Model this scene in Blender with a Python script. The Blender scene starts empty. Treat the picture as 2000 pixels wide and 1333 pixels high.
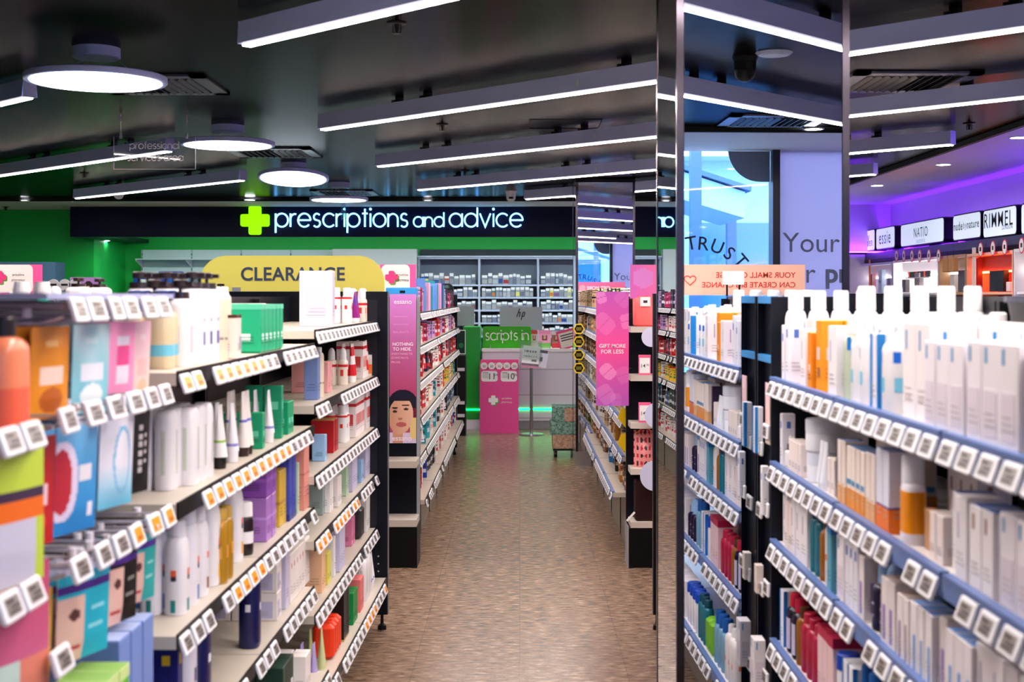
import bpy, math, random
from mathutils import Vector, Matrix
R = random.Random(7)
PI = math.pi
F, VX, VY, EYE = 2650.0, 1015.0, 580.0, 1.6      # focal length in pixels, vanishing point, eye height
sc = bpy.context.scene
COL = sc.collection

# ------------------------------------------------------------------ camera
cam = bpy.data.cameras.new('camera'); co = bpy.data.objects.new('camera', cam); COL.objects.link(co)
co.location = (0, 0, EYE); co.rotation_euler = (PI/2, 0, 0)
cam.sensor_width = 36; cam.lens = F*36/2000
cam.shift_x = -(VX-1000)/2000; cam.shift_y = -(666.5-VY)/2000
cam.clip_start = 0.05; cam.clip_end = 200
cam.dof.use_dof = True; cam.dof.focus_distance = 9.0; cam.dof.aperture_fstop = 5.0
sc.camera = co
# ------------------------------------------------------------------ world (daylight outside the shop window)
w = bpy.data.worlds.new('daylight'); sc.world = w; w.use_nodes = True
bg = w.node_tree.nodes['Background']; bg.inputs[0].default_value = (0.74, 0.88, 1.0, 1); bg.inputs[1].default_value = 7.0
# ------------------------------------------------------------------ exposure
sc.view_settings.view_transform = 'Standard'; sc.view_settings.look = 'None'
sc.view_settings.gamma = 1; sc.view_settings.exposure = 1.22; sc.view_settings.use_curve_mapping = False
LINE = 72.0      # strength of the linear lamps
DISC = 5.0      # strength of the round lamps
SPOT = 22.0      # strength of the small recessed downlights

# ------------------------------------------------------------------ helpers
def P(x, y, D): return Vector(((x-VX)*D/F, D, EYE-(y-VY)*D/F))
def lin(c):
    return tuple(((v/255)/12.92 if v/255 <= .04045 else (((v/255)+.055)/1.055)**2.4) for v in c)
_m = {}
def mat(c, rough=.45, metal=0., emit=0., alpha=1., spec=.38, coat=0., trans=0.):
    k = (c, rough, metal, emit, alpha, spec, coat, trans)
    if k in _m: return _m[k]
    m = bpy.data.materials.new('finish'); m.use_nodes = True
    b = m.node_tree.nodes['Principled BSDF']; l = lin(c)
    b.inputs['Base Color'].default_value = (*l, 1); b.inputs['Roughness'].default_value = rough
    b.inputs['Metallic'].default_value = metal; b.inputs['Specular IOR Level'].default_value = spec
    b.inputs['Coat Weight'].default_value = coat
    b.inputs['Transmission Weight'].default_value = trans
    if emit: b.inputs['Emission Color'].default_value = (*l, 1); b.inputs['Emission Strength'].default_value = emit
    if alpha < 1: b.inputs['Alpha'].default_value = alpha
    m.diffuse_color = (*l, 1); _m[k] = m
    return m
def glass_mat(tint=(1, 1, 1), g=.08):
    m = bpy.data.materials.new('pane_glass'); m.use_nodes = True; n = m.node_tree.nodes; n.clear()
    o = n.new('ShaderNodeOutputMaterial'); mx = n.new('ShaderNodeMixShader'); t = n.new('ShaderNodeBsdfTransparent'); gl = n.new('ShaderNodeBsdfGlossy')
    t.inputs[0].default_value = (*tint, 1); gl.inputs['Roughness'].default_value = .02; mx.inputs[0].default_value = g
    L = m.node_tree.links; L.new(t.outputs[0], mx.inputs[1]); L.new(gl.outputs[0], mx.inputs[2]); L.new(mx.outputs[0], o.inputs[0])
    return m
def attr_mat(rough=.4):
    m = bpy.data.materials.new('printed_art'); m.use_nodes = True; b = m.node_tree.nodes['Principled BSDF']
    a = m.node_tree.nodes.new('ShaderNodeAttribute'); a.attribute_name = 'Col'
    m.node_tree.links.new(a.outputs['Color'], b.inputs['Base Color']); b.inputs['Roughness'].default_value = rough
    return m
ART = attr_mat(.35)

class MB:
    def __init__(s): s.v = []; s.f = []; s.m = []; s.mats = []
    def mi(s, m):
        if m not in s.mats: s.mats.append(m)
        return s.mats.index(m)
    def face(s, pts, m):
        b = len(s.v); s.v += [tuple(p) for p in pts]; s.f.append(tuple(range(b, b+len(pts)))); s.m.append(s.mi(m))
    def box(s, x0, x1, y0, y1, z0, z1, m, M=None):
        if x0 > x1: x0, x1 = x1, x0
        if y0 > y1: y0, y1 = y1, y0
        if z0 > z1: z0, z1 = z1, z0
        b = len(s.v); k = s.mi(m)
        pts = [(x0,y0,z0),(x1,y0,z0),(x1,y1,z0),(x0,y1,z0),(x0,y0,z1),(x1,y0,z1),(x1,y1,z1),(x0,y1,z1)]
        if M is not None: pts = [tuple(M @ Vector(p)) for p in pts]
        s.v += pts
        for f in ((3,2,1,0),(4,5,6,7),(0,1,5,4),(1,2,6,5),(2,3,7,6),(3,0,4,7)):
            s.f.append(tuple(b+i for i in f)); s.m.append(k)
        return s
    def loft(s, rings, m, seg=16, cap=True, a0=0, a1=2*PI, M=None):
        """rings: (cx, cy, z, rx, ry, [mat], [power])"""
        full = abs(a1-a0-2*PI) < 1e-6; n = seg if full else seg+1; b = len(s.v)
        for r in rings:
            pw = r[6] if len(r) > 6 else 1.0
            for i in range(n):
                a = a0+(a1-a0)*i/seg; c, d = math.cos(a), math.sin(a)
                if pw != 1.0: c = math.copysign(abs(c)**pw, c); d = math.copysign(abs(d)**pw, d)
                p = (r[0]+r[3]*c, r[1]+r[4]*d, r[2])
                if M is not None: p = tuple(M @ Vector(p))
                s.v.append(p)
        for j in range(len(rings)-1):
            mm = rings[j+1][5] if len(rings[j+1]) > 5 and rings[j+1][5] is not None else m
            k = s.mi(mm)
            for i in range(seg):
                i2 = (i+1) % n
                s.f.append((b+j*n+i, b+j*n+i2, b+(j+1)*n+i2, b+(j+1)*n+i)); s.m.append(k)
        if cap and full:
            s.f.append(tuple(b+i for i in reversed(range(n)))); s.m.append(s.mi(m))
            l = b+(len(rings)-1)*n; mm = rings[-1][5] if len(rings[-1]) > 5 and rings[-1][5] is not None else m
            s.f.append(tuple(l+i for i in range(n))); s.m.append(s.mi(mm))
        return s
    def rbox(s, w, d, h, m, r=.002, z0=0, topm=None):
        """box standing on z0 with softened vertical and top edges"""
        P4 = []
        for (sx, sy) in ((1,1),(-1,1),(-1,-1),(1,-1)):
            q = [(0,1),(.7,.7),(1,0)] if (sx*sy > 0) else [(1,0),(.7,.7),(0,1)]
            for (a, c) in (q[::-1] if sx*sy > 0 else q[::-1]): P4.append((sx, sy, a, c))
        b = len(s.v); n = 12
        for (z, ins) in ((z0, r), (z0+r, 0), (z0+h-r, 0), (z0+h, r)):
            for (sx, sy, a, c) in P4:
                s.v.append((sx*(w/2-r-ins+r*a), sy*(d/2-r-ins+r*c), z))
        for j in range(3):
            for i in range(n):
                i2 = (i+1) % n
                s.f.append((b+j*n+i, b+j*n+i2, b+(j+1)*n+i2, b+(j+1)*n+i)); s.m.append(s.mi(m))
        s.f.append(tuple(b+i for i in reversed(range(n)))); s.m.append(s.mi(m))
        s.f.append(tuple(b+3*n+i for i in range(n))); s.m.append(s.mi(topm or m))
        return s
    def tube(s, pts, r, m, seg=8):
        pts = [Vector(p) for p in pts]; b = len(s.v); k = s.mi(m)
        for i, p in enumerate(pts):
            t = (pts[min(i+1, len(pts)-1)]-pts[max(i-1, 0)]).normalized()
            u = t.cross(Vector((0, 0, 1)));
            if u.length < 1e-3: u = Vector((1, 0, 0))
            u.normalize(); v = t.cross(u)
            for j in range(seg):
                a = 2*PI*j/seg; s.v.append(tuple(p+u*(r*math.cos(a))+v*(r*math.sin(a))))
        for i in range(len(pts)-1):
            for j in range(seg):
                j2 = (j+1) % seg; s.f.append((b+i*seg+j, b+i*seg+j2, b+(i+1)*seg+j2, b+(i+1)*seg+j)); s.m.append(k)
        s.f.append(tuple(b+j for j in reversed(range(seg)))); s.m.append(k)
        l = b+(len(pts)-1)*seg; s.f.append(tuple(l+j for j in range(seg))); s.m.append(k)
        return s
    def prism(s, poly, y0, y1, m):
        """poly in xz, extruded along y"""
        n = len(poly); b = len(s.v); k = s.mi(m)
        s.v += [(x, y0, z) for x, z in poly]+[(x, y1, z) for x, z in poly]
        s.f.append(tuple(b+i for i in range(n))); s.m.append(k)
        s.f.append(tuple(b+n+i for i in reversed(range(n)))); s.m.append(k)
        for i in range(n):
            j = (i+1) % n; s.f.append((b+i, b+n+i, b+n+j, b+j)); s.m.append(k)
        return s
    def mesh(s, name, smooth=False):
        me = bpy.data.meshes.new(name); me.from_pydata(s.v, [], s.f); me.validate()
        for m in s.mats: me.materials.append(m)
        if len(me.polygons) == len(s.m): me.polygons.foreach_set('material_index', s.m)
        if smooth:
            me.polygons.foreach_set('use_smooth', [True]*len(me.polygons))
            try: me.set_sharp_from_angle(angle=math.radians(35))
            except Exception: pass
        me.update(); return me
    def build(s, name, parent=None, loc=(0,0,0), rot=(0,0,0), smooth=False):
        return link(name, s.mesh(name, smooth), parent, loc, rot)
def link(name, me, parent=None, loc=(0,0,0), rot=(0,0,0), scale=None):
    o = bpy.data.objects.new(name, me); COL.objects.link(o)
    if parent: o.parent = parent
    o.location = loc; o.rotation_euler = rot if isinstance(rot, (tuple, list)) else (0, 0, rot)
    if scale: o.scale = scale
    return o
def tag(o, label, cat, group=None, kind=None):
    o['label'] = label; o['category'] = cat
    if group: o['group'] = group
    if kind: o['kind'] = kind
    return o
def thing(name, label, cat, loc=(0,0,0), rot=(0,0,0), group=None):
    return tag(link(name, None, None, loc, rot), label, cat, group)
def struct(name, mb, smooth=False):
    o = mb.build(name, smooth=smooth); o['kind'] = 'structure'; return o
def art_mesh(name, w, h, nu, nv, fn, bulge=None, thick=.001):
    """printed sheet in the xz plane facing -y, its print given by fn(u, v) -> sRGB"""
    v = []; f = []; cols = []
    for j in range(nv+1):
        for i in range(nu+1):
            u, t = i/nu, j/nv; y = -bulge(u, t) if bulge else 0
            v.append(((u-.5)*w, y-thick, t*h))
    for j in range(nv):
        for i in range(nu):
            a = j*(nu+1)+i; f.append((a, a+1, a+nu+2, a+nu+1)); cols.append(lin(fn((i+.5)/nu, (j+.5)/nv)))
    nb = len(v); nf = len(f)
    for j in range(nv+1):
        for i in range(nu+1):
            u, t = i/nu, j/nv; v.append(((u-.5)*w, (bulge(u, t) if bulge else 0), t*h))
    for j in range(nv):
        for i in range(nu):
            a = nb+j*(nu+1)+i; f.append((a, a+nu+1, a+nu+2, a+1)); cols.append(cols[j*nu+i] if bulge else lin((225,225,225)))
    edge = [(i, 0) for i in range(nu)]+[(nu, j) for j in range(nv)]+[(nu-i, nv) for i in range(nu)]+[(0, nv-j) for j in range(nv)]
    for k in range(len(edge)):
        i, j = edge[k]; i2, j2 = edge[(k+1) % len(edge)]
        a, b = j*(nu+1)+i, j2*(nu+1)+i2
        f.append((a, nb+a, nb+b, b)); cols.append(lin((225,225,225)) if not bulge else cols[0])
    me = bpy.data.meshes.new(name); me.from_pydata(v, [], f); me.materials.append(ART)
    ca = me.color_attributes.new('Col', 'FLOAT_COLOR', 'CORNER'); arr = []
    for p in me.polygons:
        c = cols[p.index]
        for _ in range(p.loop_total): arr += [c[0], c[1], c[2], 1]
    ca.data.foreach_set('color', arr); me.update(); return me
def mixc(a, b, t): t = max(0, min(1, t)); return tuple(a[i]*(1-t)+b[i]*t for i in range(3))
_tx = {}
def text(s, parent, width=None, height=None, pos=(0,0,0), rot=(0,0,0), m=None, bold=0., ext=.002, name='lettering', space=1.0):
    """lettering centred on pos, in the xz plane facing -y before rot"""
    k = (s, bold, space)
    if k not in _tx:
        cu = bpy.data.curves.new('t', 'FONT'); cu.body = s; cu.align_x = 'CENTER'; cu.offset = bold; cu.space_character = space
        cu.resolution_u = 4
        ob = bpy.data.objects.new('t', cu); COL.objects.link(ob); bpy.context.view_layer.update()
        me = bpy.data.meshes.new_from_object(ob.evaluated_get(bpy.context.evaluated_depsgraph_get()))
        vs = [(v.co.x, v.co.y) for v in me.vertices]; fs = [tuple(p.vertices) for p in me.polygons]
        bpy.data.objects.remove(ob); bpy.data.curves.remove(cu)
        _tx[k] = (vs, fs)
    vs, fs = _tx[k]
    x0 = min(p[0] for p in vs); x1 = max(p[0] for p in vs); y0 = min(p[1] for p in vs); y1 = max(p[1] for p in vs)
    sx = (width/(x1-x0)) if width else None; sz = (height/(y1-y0)) if height else None
    sx = sx or sz; sz = sz or sx
    V = [((x-(x0+x1)/2)*sx, -ext, (y-(y0+y1)/2)*sz) for x, y in vs]
    me = bpy.data.meshes.new(name); me.from_pydata(V, [], fs); me.materials.append(m)
    return link(name, me, parent, pos, rot)

# light geometric stroke lettering (round letters, thin even strokes)
def arc(cx, cy, r, a0, a1, n=18, ry=None): return [(cx+r*math.cos(math.radians(a0+(a1-a0)*i/n)), cy+(ry or r)*math.sin(math.radians(a0+(a1-a0)*i/n))) for i in range(n+1)]
G = {
 'o': (1.0, [arc(.5,.5,.5,0,360,28)]),
 'e': (1.0, [[(0.0,.5),(1.0,.5)]+arc(.5,.5,.5,2,318,26)]),
 'c': (.88, [arc(.5,.5,.5,42,318,22)]),
 's': (.62, [arc(.32,.74,.25,35,235,12)+[(.32,.5)]+arc(.30,.26,.27,60,-145,14)[1:]]),
 'p': (1.0, [arc(.5,.5,.5,0,360,28), [(0,-.45),(0,1)]]),
 'd': (1.0, [arc(.5,.5,.5,0,360,28), [(1,0),(1,1.45)]]),
 'a': (1.0, [arc(.5,.5,.5,0,360,28), [(1,0),(1,1)]]),
 'r': (.42, [[(0,0),(0,1)], arc(.36,.6,.36,178,75,10)]),
 'i': (.06, [[(0.03,0),(0.03,1)], arc(.03,1.33,.045,0,360,8)]),
 'n': (.78, [[(0,0),(0,1)], [(0,.55)]+arc(.39,.58,.39,170,0,14)+[(.78,0)]]),
 't': (.44, [[(.22,0),(.22,1.35)], [(0,1),(.44,1)]]),
 'v': (.84, [[(0,1),(.42,0),(.84,1)]]),
 'f': (.42, [[(.18,0),(.18,1.2)]+arc(.40,1.2,.22,175,80,8), [(0,1),(.42,1)]]),
 'l': (.06, [[(.03,0),(.03,1.45)]]),
 'y': (.84, [[(0,1),(.42,.05)], [(.84,1),(.2,-.45)]]),
 'h': (.78, [[(0,0),(0,1.45)], [(0,.55)]+arc(.39,.58,.39,170,0,14)+[(.78,0)]]),
}
def strokes(s, xh, width, th, m, parent, pos, name='lettering', dep=.01):
    gap = .2; x = 0; paths = []
    for ch in s:
        if ch == ' ': x += .5; continue
        adv, ps = G[ch]
        for p in ps: paths.append([(x+a, b) for a, b in p])
        x += adv+gap
    tot = x-gap; sx = width/tot; mb = MB(); k = mb.mi(m)
    for p in paths:
        q = [Vector((a*sx, b*xh)) for a, b in p]; n = len(q)
        closed = (q[0]-q[-1]).length < 1e-4
        L = []
        for i in range(n):
            if closed: t = (q[(i+1) % n if i < n-1 else 1]-q[i-1 if i > 0 else n-2])
            else: t = q[min(i+1, n-1)]-q[max(i-1, 0)]
            t.normalize(); nn = Vector((-t.y, t.x))
            if not closed and 0 < i < n-1:
                a = (q[i]-q[i-1]).normalized(); c = max(.4, abs(a.dot(t))); nn /= c
            L.append((q[i]+nn*th/2, q[i]-nn*th/2))
        b = len(mb.v)
        for (u, v) in L: mb.v += [(u.x, -dep, u.y), (v.x, -dep, v.y), (u.x, 0, u.y), (v.x, 0, v.y)]
        for i in range(n-1):
            a = b+4*i; c = a+4
            for f in ((a, a+1, c+1, c), (a+2, c+2, c+3, a+3), (a, c, c+2, a+2), (a+1, a+3, c+3, c+1)): mb.f.append(f); mb.m.append(k)
        for a in (b, b+4*(n-1)): mb.f.append((a, a+2, a+3, a+1)); mb.m.append(k)
    return mb.build(name, parent, pos)

# ------------------------------------------------------------------ colours
WHITE = mat((238,238,240), .35); OFFW = mat((225,220,212), .4); CREAM = mat((226,208,178), .4)
BLACK = mat((7,8,11), .4, spec=.2); NAVYBLK = mat((5,10,24), .35, spec=.22); GREY = mat((150,152,158), .4); DGREY = mat((60,62,68), .45)
CHROME = mat((190,192,198), .22, 1.0); ALU = mat((196,208,255), .4); BEIGE = mat((178,168,156), .4)
TAGW = mat((236,238,246), .35); SCREEN = mat((140,132,128), .3); INK = mat((52,46,52), .4); ORANGE_S = mat((232,150,20), .35)
BLUETRIM = mat((60,150,220), .3); RAILBLUE = mat((92,120,178), .35)

# ------------------------------------------------------------------ setting
def noise_floor():
    m = bpy.data.materials.new('vinyl_floor'); m.use_nodes = True; nt = m.node_tree; n = nt.nodes; L = nt.links
    b = n['Principled BSDF']; tc = n.new('ShaderNodeTexCoord')
    mp = n.new('ShaderNodeMapping'); mp.inputs['Scale'].default_value = (9, 30, 1); L.new(tc.outputs['Object'], mp.inputs[0])
    no = n.new('ShaderNodeTexNoise'); no.inputs['Scale'].default_value = 1.6; no.inputs['Detail'].default_value = 4; no.inputs['Roughness'].default_value = .65
    L.new(mp.outputs[0], no.inputs['Vector'])
    r = n.new('ShaderNodeValToRGB'); L.new(no.outputs['Fac'], r.inputs[0])
    e = r.color_ramp.elements; e[0].position = .30; e[0].color = (*lin((74,52,40)), 1); e[1].position = .74; e[1].color = (*lin((206,180,154)), 1)
    for (p, c) in ((.42, (108,85,69)), (.52, (133,109,90)), (.62, (155,130,110))):
        x = r.color_ramp.elements.new(p); x.color = (*lin(c), 1)
    br = n.new('ShaderNodeTexBrick'); br.offset = 0; br.inputs['Scale'].default_value = 1; br.inputs['Brick Width'].default_value = .457; br.inputs['Row Height'].default_value = .457
    br.inputs['Mortar Size'].default_value = .0022; br.inputs['Color1'].default_value = (1,1,1,1); br.inputs['Color2'].default_value = (.93,.93,.95,1); br.inputs['Mortar'].default_value = (.68,.65,.63,1)
    L.new(tc.outputs['Object'], br.inputs['Vector'])
    mx = n.new('ShaderNodeMix'); mx.data_type = 'RGBA'; mx.blend_type = 'MULTIPLY'; mx.inputs[0].default_value = 1
    L.new(r.outputs[0], mx.inputs[6]); L.new(br.outputs['Color'], mx.inputs[7]); L.new(mx.outputs[2], b.inputs['Base Color'])
    b.inputs['Roughness'].default_value = .27; b.inputs['Specular IOR Level'].default_value = .55
    bp = n.new('ShaderNodeBump'); bp.inputs['Strength'].default_value = .10; bp.inputs['Distance'].default_value = .002
    L.new(no.outputs['Fac'], bp.inputs['Height']); L.new(bp.outputs[0], b.inputs['Normal'])
    return m
CZ, SZ = 2.715, 2.69
XL, XR, YB, YF = -8.0, 4.4, -1.64, 18.3
struct('floor', MB().box(XL, XR, YB, YF, -.1, 0, noise_floor()))
dark = bpy.data.materials.new('dark_ceiling_paint'); dark.use_nodes = True
_b = dark.node_tree.nodes['Principled BSDF']; _b.inputs['Base Color'].default_value = (*lin((13,9,10)), 1); _b.inputs['Roughness'].default_value = .22; _b.inputs['Specular IOR Level'].default_value = .006
soff = mat((196,196,206), .6); gap = mat((8,8,10), .6)
struct('ceiling', MB().box(XL, 3.17, -.46, 15.3, CZ, CZ+.1, dark))
cb = MB(); cb.box(3.2, XR+.1, YB, YF, SZ, SZ+.15, soff); cb.box(XL, 3.2, 15.33, YF+.1, SZ, SZ+.15, soff); cb.box(XL, 3.2, YB-.1, -.49, SZ, SZ+.15, soff)
o = cb.build('ceiling_border'); o['kind'] = 'structure'
tr = MB(); tr.box(3.165, 3.20, -.49, 15.33, SZ-.012, SZ+.1, gap); tr.box(XL, 3.2, 15.295, 15.33, SZ-.012, SZ+.1, gap); tr.box(XL, 3.2, -.49, -.455, SZ-.012, SZ+.1, gap)
struct('trim_1', tr)
struct('wall_left', MB().box(XL-.1, XL, YB, YF, 0, SZ+.1, mat((150,190,160), .6)))
GREEN = mat((24,186,78), .5)
wb = MB(); wb.box(XL, XR, YF, YF+.1, 0, SZ+.1, GREEN); struct('wall_back', wb)
struct('wall_back_left', MB().box(XL, -5.32, 16.95, YF-.002, 0, SZ-.002, GREEN))
LAV = mat((214,206,226), .55)
struct('wall_right', MB().box(XR, XR+.1, YB, YF, 0, SZ+.1, LAV))
struct('wall_back_right', MB().box(3.3, XR-.002, 16.07, YF-.002, 0, SZ-.002, LAV))
# wall behind the camera with the shop window
WX0, WX1, WZ0, WZ1 = 1.0, 4.2, .35, SZ
wr = MB(); wallc = mat((190,192,205), .6)
wr.box(XL, WX0, YB-.15, YB, 0, SZ+.1, wallc); wr.box(WX1, XR, YB-.15, YB, 0, SZ+.1, wallc); wr.box(WX0, WX1, YB-.15, YB, 0, WZ0, wallc)
struct('wall_rear', wr)

MYAW = math.radians(.92)
MC = Vector((.7535, 4.2))     # centre of the mirror face
def mirror_pt(px, py, Y):
    """where a ray through the pixel lands on the plane y = Y after bouncing off the mirror column"""
    d = Vector(((px-VX)/F, 1, -(py-VY)/F)); o = Vector((0, 0, EYE))
    n = Vector((math.sin(MYAW), -math.cos(MYAW), 0))
    t = (Vector((MC.x, MC.y, 0))-o).dot(n)/d.dot(n); h = o+d*t; r = d-2*d.dot(n)*n
    s = (Y-h.y)/r.y; return h+r*s

# window frames, panes, lettering
win = MB(); FR = mat((28,34,48), .35)
mul0 = mirror_pt(1508, 400, YB).x; mul1 = mirror_pt(1522, 400, YB).x
win.box(WX0, WX0+.06, YB-.12, YB+.02, WZ0, WZ1, FR); win.box(mul0, mul1, YB-.12, YB+.03, WZ0, WZ1, FR); win.box(WX1-.06, WX1, YB-.12, YB+.02, WZ0, WZ1, FR)
win.box(WX0, WX1, YB-.12, YB+.02, WZ0, WZ0+.06, FR)
wo = struct('window_1', win)
pane = MB().box(WX0+.06, mul0, YB-.075, YB-.065, WZ0+.06, WZ1, glass_mat((.96,.99,1)), ).build('pane', wo)
tm = bpy.data.materials.new('frosted_film'); tm.use_nodes = True; nt = tm.node_tree; nt.nodes.clear()
_o = nt.nodes.new('ShaderNodeOutputMaterial'); _x = nt.nodes.new('ShaderNodeMixShader'); _t = nt.nodes.new('ShaderNodeBsdfTranslucent'); _d = nt.nodes.new('ShaderNodeBsdfDiffuse')
_t.inputs[0].default_value = (.40,.37,.50,1); _d.inputs[0].default_value = (.6,.62,.8,1); _x.inputs[0].default_value = .4
nt.links.new(_t.outputs[0], _x.inputs[1]); nt.links.new(_d.outputs[0], _x.inputs[2]); nt.links.new(_x.outputs[0], _o.inputs[0])
MB().box(mul1, WX1-.06, YB-.075, YB-.065, WZ0+.06, WZ1, tm).build('frosted_pane', wo)
def wpos(px, py, dy=0): v = mirror_pt(px, py, YB-.06+dy); return v
inkm = mat((20,24,40), .5); greytx = mat((112,122,150), .6)
# TRUST on a curve, readable from outside
for ch, px, py, a in (('T',1350,475,10), ('R',1375,476,-5), ('U',1401,482,-22), ('S',1425,495,-38), ('T',1447,510,-50)):
    p = wpos(px, py, .005)
    text(ch, wo, height=.10, pos=p, rot=(0, -math.radians(a), 0), m=inkm, bold=.005, name='window_letter')
p = wpos(1604, 474, .02); text('Your h', wo, height=.145, pos=p, m=greytx, name='window_lettering')
p = wpos(1570, 540, .02); text('ur', wo, height=.10, pos=p, m=greytx, name='window_lettering')
text('pr', wo, height=.15, pos=p+Vector((.255,0,-.02)), m=greytx, bold=.03, name='window_lettering')
# round logo decal at the top of the glass
dc = wpos(1500, 290, .006); dm = mat((120,140,165), .6)
mb = MB(); poly = []
for (cx, cz, a0, a1) in ((-.06,-.0,90,180), (-.06,-.0,180,270)):
    poly += [(dc.x+cx+.24*math.cos(math.radians(a0+(a1-a0)*i/14)), min(WZ1-.003, dc.z+cz+.25*math.sin(math.radians(a0+(a1-a0)*i/14)))) for i in range(15)]
poly += [(mul0-.004, dc.z-.25), (mul0-.004, WZ1-.003)]
mb.prism(poly, YB-.062, YB-.06, dm); mb.build('logo_decal', wo)

# outside: pavement, canopy, steel posts, glazed building
gm = mat((110,120,130), .8)
struct('ground_outside', MB().box(-12, 16, -30, YB-.2, -.15, -.05, gm))
STEEL = mat((24,66,120), .4); PALE = mat((105,150,190), .5); GLZ = mat((20,80,150), .15)
t = thing('glass_building', 'glazed pale building across the forecourt, seen through the shop window', 'building', (3.5, -12, -.05))
mb = MB(); mb.box(-8, 9, 0, 3, 0, 3.4, PALE); mb.build('wall', t)
for i in range(10):
    MB().box(-7.4+i*1.65, -6.0+i*1.65, -.02+.0, 3.05, .5, 2.6, GLZ).build('window', t)
mb = MB(); mb.prism([(-8.5,3.4),(9.5,3.4),(9.5,3.7),(1.5,4.3),(-8.5,3.55)], -.8, 3.6, mat((170,205,232), .5)); mb.build('roof', t)
c0 = mirror_pt(1330, 335, -6); c1 = mirror_pt(1455, 375, -6)
t = thing('entrance_canopy', 'white sloping entrance canopy with blue edge outside the window', 'canopy', (c0.x, -6, 0))
mb = MB(); dx = c1.x-c0.x; mb.prism([(-4, c0.z+1.3), (dx, c1.z), (dx, c1.z-.28), (-4, c0.z+.9)], -1.5, .0, PALE); mb.build('canopy_slab', t)
mb = MB(); mb.prism([(-4, c0.z+1.36), (dx+.05, c1.z+.05), (dx+.05, c1.z), (-4, c0.z+1.3)], -1.6, .1, STEEL); mb.build('edge_flashing', t)
for k, (px, yy) in enumerate(((1358, -5.0), (1428, -7.6))):
    v = mirror_pt(px, 400, yy)
    tag(MB().box(-.055, .055, -.055, .055, 0, 3.3 if k == 0 else 2.6, STEEL).build('canopy_post', None, (v.x, yy, -.05)), ('thick blue steel canopy post near the shop window', 'thinner blue steel post beyond the sloping canopy')[k], 'post', 'steel posts outside')

# ------------------------------------------------------------------ mirror columns
MIRROR = mat((226,230,236), .0, 1.0); TRIM = mat((62,58,66), .22, .9)
def column(x0, x1, y0, y1, label, yaw=0):
    cx, cy = (x0+x1)/2, (y0+y1)/2
    t = thing('mirror_column', label, 'column', (cx, y0, 0), (0, 0, yaw))
    w2 = (x1-x0)/2; d = y1-y0; tr = .022
    MB().box(-w2+.01, w2-.01, .01, d-.01, 0, CZ, BLACK).build('column_core', t)
    for (nm, a) in (('front_mirror', (-w2+tr, w2-tr, 0, .01)), ('back_mirror', (-w2+tr, w2-tr, d-.01, d))):
        MB().box(*a, .14, CZ-.03, MIRROR).build(nm, t)
    for s in (-1, 1): MB().box(s*w2, s*(w2-.01), tr, d-tr, .14, CZ-.03, MIRROR).build('side_mirror', t)
    for sx in (-1, 1):
        for sy in (0, 1):
            m = MB(); xa = sx*(w2+.002); ya = (0-.003) if sy == 0 else d+.003
            m.box(xa, xa-sx*tr, ya, ya+(tr if sy == 0 else -tr), 0, CZ-.002, TRIM); m.build('corner_trim', t)
    m = MB(); m.box(-w2-.004, w2+.004, -.004, d+.004, 0, .14, CHROME); m.build('base_plate', t)
    m = MB(); m.box(-w2-.004, w2+.004, -.005, d+.005, CZ-.035, CZ-.001, BLACK); m.build('top_band', t)
    return t
column(.487, 1.020, 4.2, 4.733, 'large mirror-clad column beside the right shelving with metal corner trims', MYAW)
column(.53, 1.087, 12.8, 13.37, 'far mirror-clad column standing before the dispensary counter', math.radians(.5))

# ------------------------------------------------------------------ lamps
LED = mat((255,240,232), .5, 0, LINE); LEDS = mat((255,236,228), .5, 0, 1.3)
def linear(x0, y0, x1, y1, label, ends=True):
    L = math.hypot(x1-x0, y1-y0); a = math.atan2(y1-y0, x1-x0); zb = 2.60
    t = thing('linear_lamp', label, 'lamp', (x0, y0, zb), (0, 0, a), 'long linear ceiling lamps')
    m = MB(); h = .088
    sec = [(-.040,0.002),(-.034,h),(.034,h),(.040,.002)]
    b = len(m.v)
    for X in (0, L): m.v += [(X, y, z) for y, z in sec]
    for f in ((0,4,5,1),(1,5,6,2),(2,6,7,3),(3,7,4,0)): m.f.append(f); m.m.append(m.mi(ALU))
    for z in (.03, .06): m.box(.0, L, -.0395+z*.07, -.034, z, z+.002, mat((110,108,135), .4))
    m.build('housing', t)
    for X in (0, L): MB().prism([(-.037,0),(-.034,h+.002),(.034,h+.002),(.037,0)], -.002, .002, ALU).build('end_cap', t, (X, 0, 0), (0, 0, PI/2))
    m = MB(); m.box(.004, L-.004, -.020, .020, -.007, .004, LEDS); m.face([(.006,-.019,-.0075),(.006,.019,-.0075),(L-.006,.019,-.0075),(L-.006,-.019,-.0075)], LED); m.build('diffuser', t)
    n = max(1, int(L/1.3))
    for i in range(n):
        X = (i+.5)*L/n
        for q in (-.12, .12): m = MB(); m.box(X+q-.02, X+q+.02, -.015, .015, h, CZ-zb, BLACK); m.box(X+q-.035, X+q-.01, -.03, .03, h, h+.014, BLACK); m.build('mounting_clip', t)
    if L > 1.5:
        X = L*.42; MB().box(X-.004, X+.004, -.0385, -.036, .006, .05, mat((240,235,235), .3)).build('joint_tick', t)
    return t
D45 = 1/math.sqrt(2)
def lin_px(px, py, length, label, sign=1):
    D = F*1.0/(VY-py); X = (px-VX)*D/F
    x1, y1 = X+sign*length*D45, D-sign*length*D45
    return linear(X, D, x1, y1, label) if sign > 0 else linear(x1, y1, X, D, label)
lin_px(480, 88, 4.1, 'nearest linear ceiling lamp, running out at the top of the photo')
lin_px(630, 253, 5.0, 'second linear ceiling lamp from the camera, passing behind the large column')
lin_px(740, 325, 5.35, 'third linear ceiling lamp from the camera, passing behind the large column')
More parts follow.
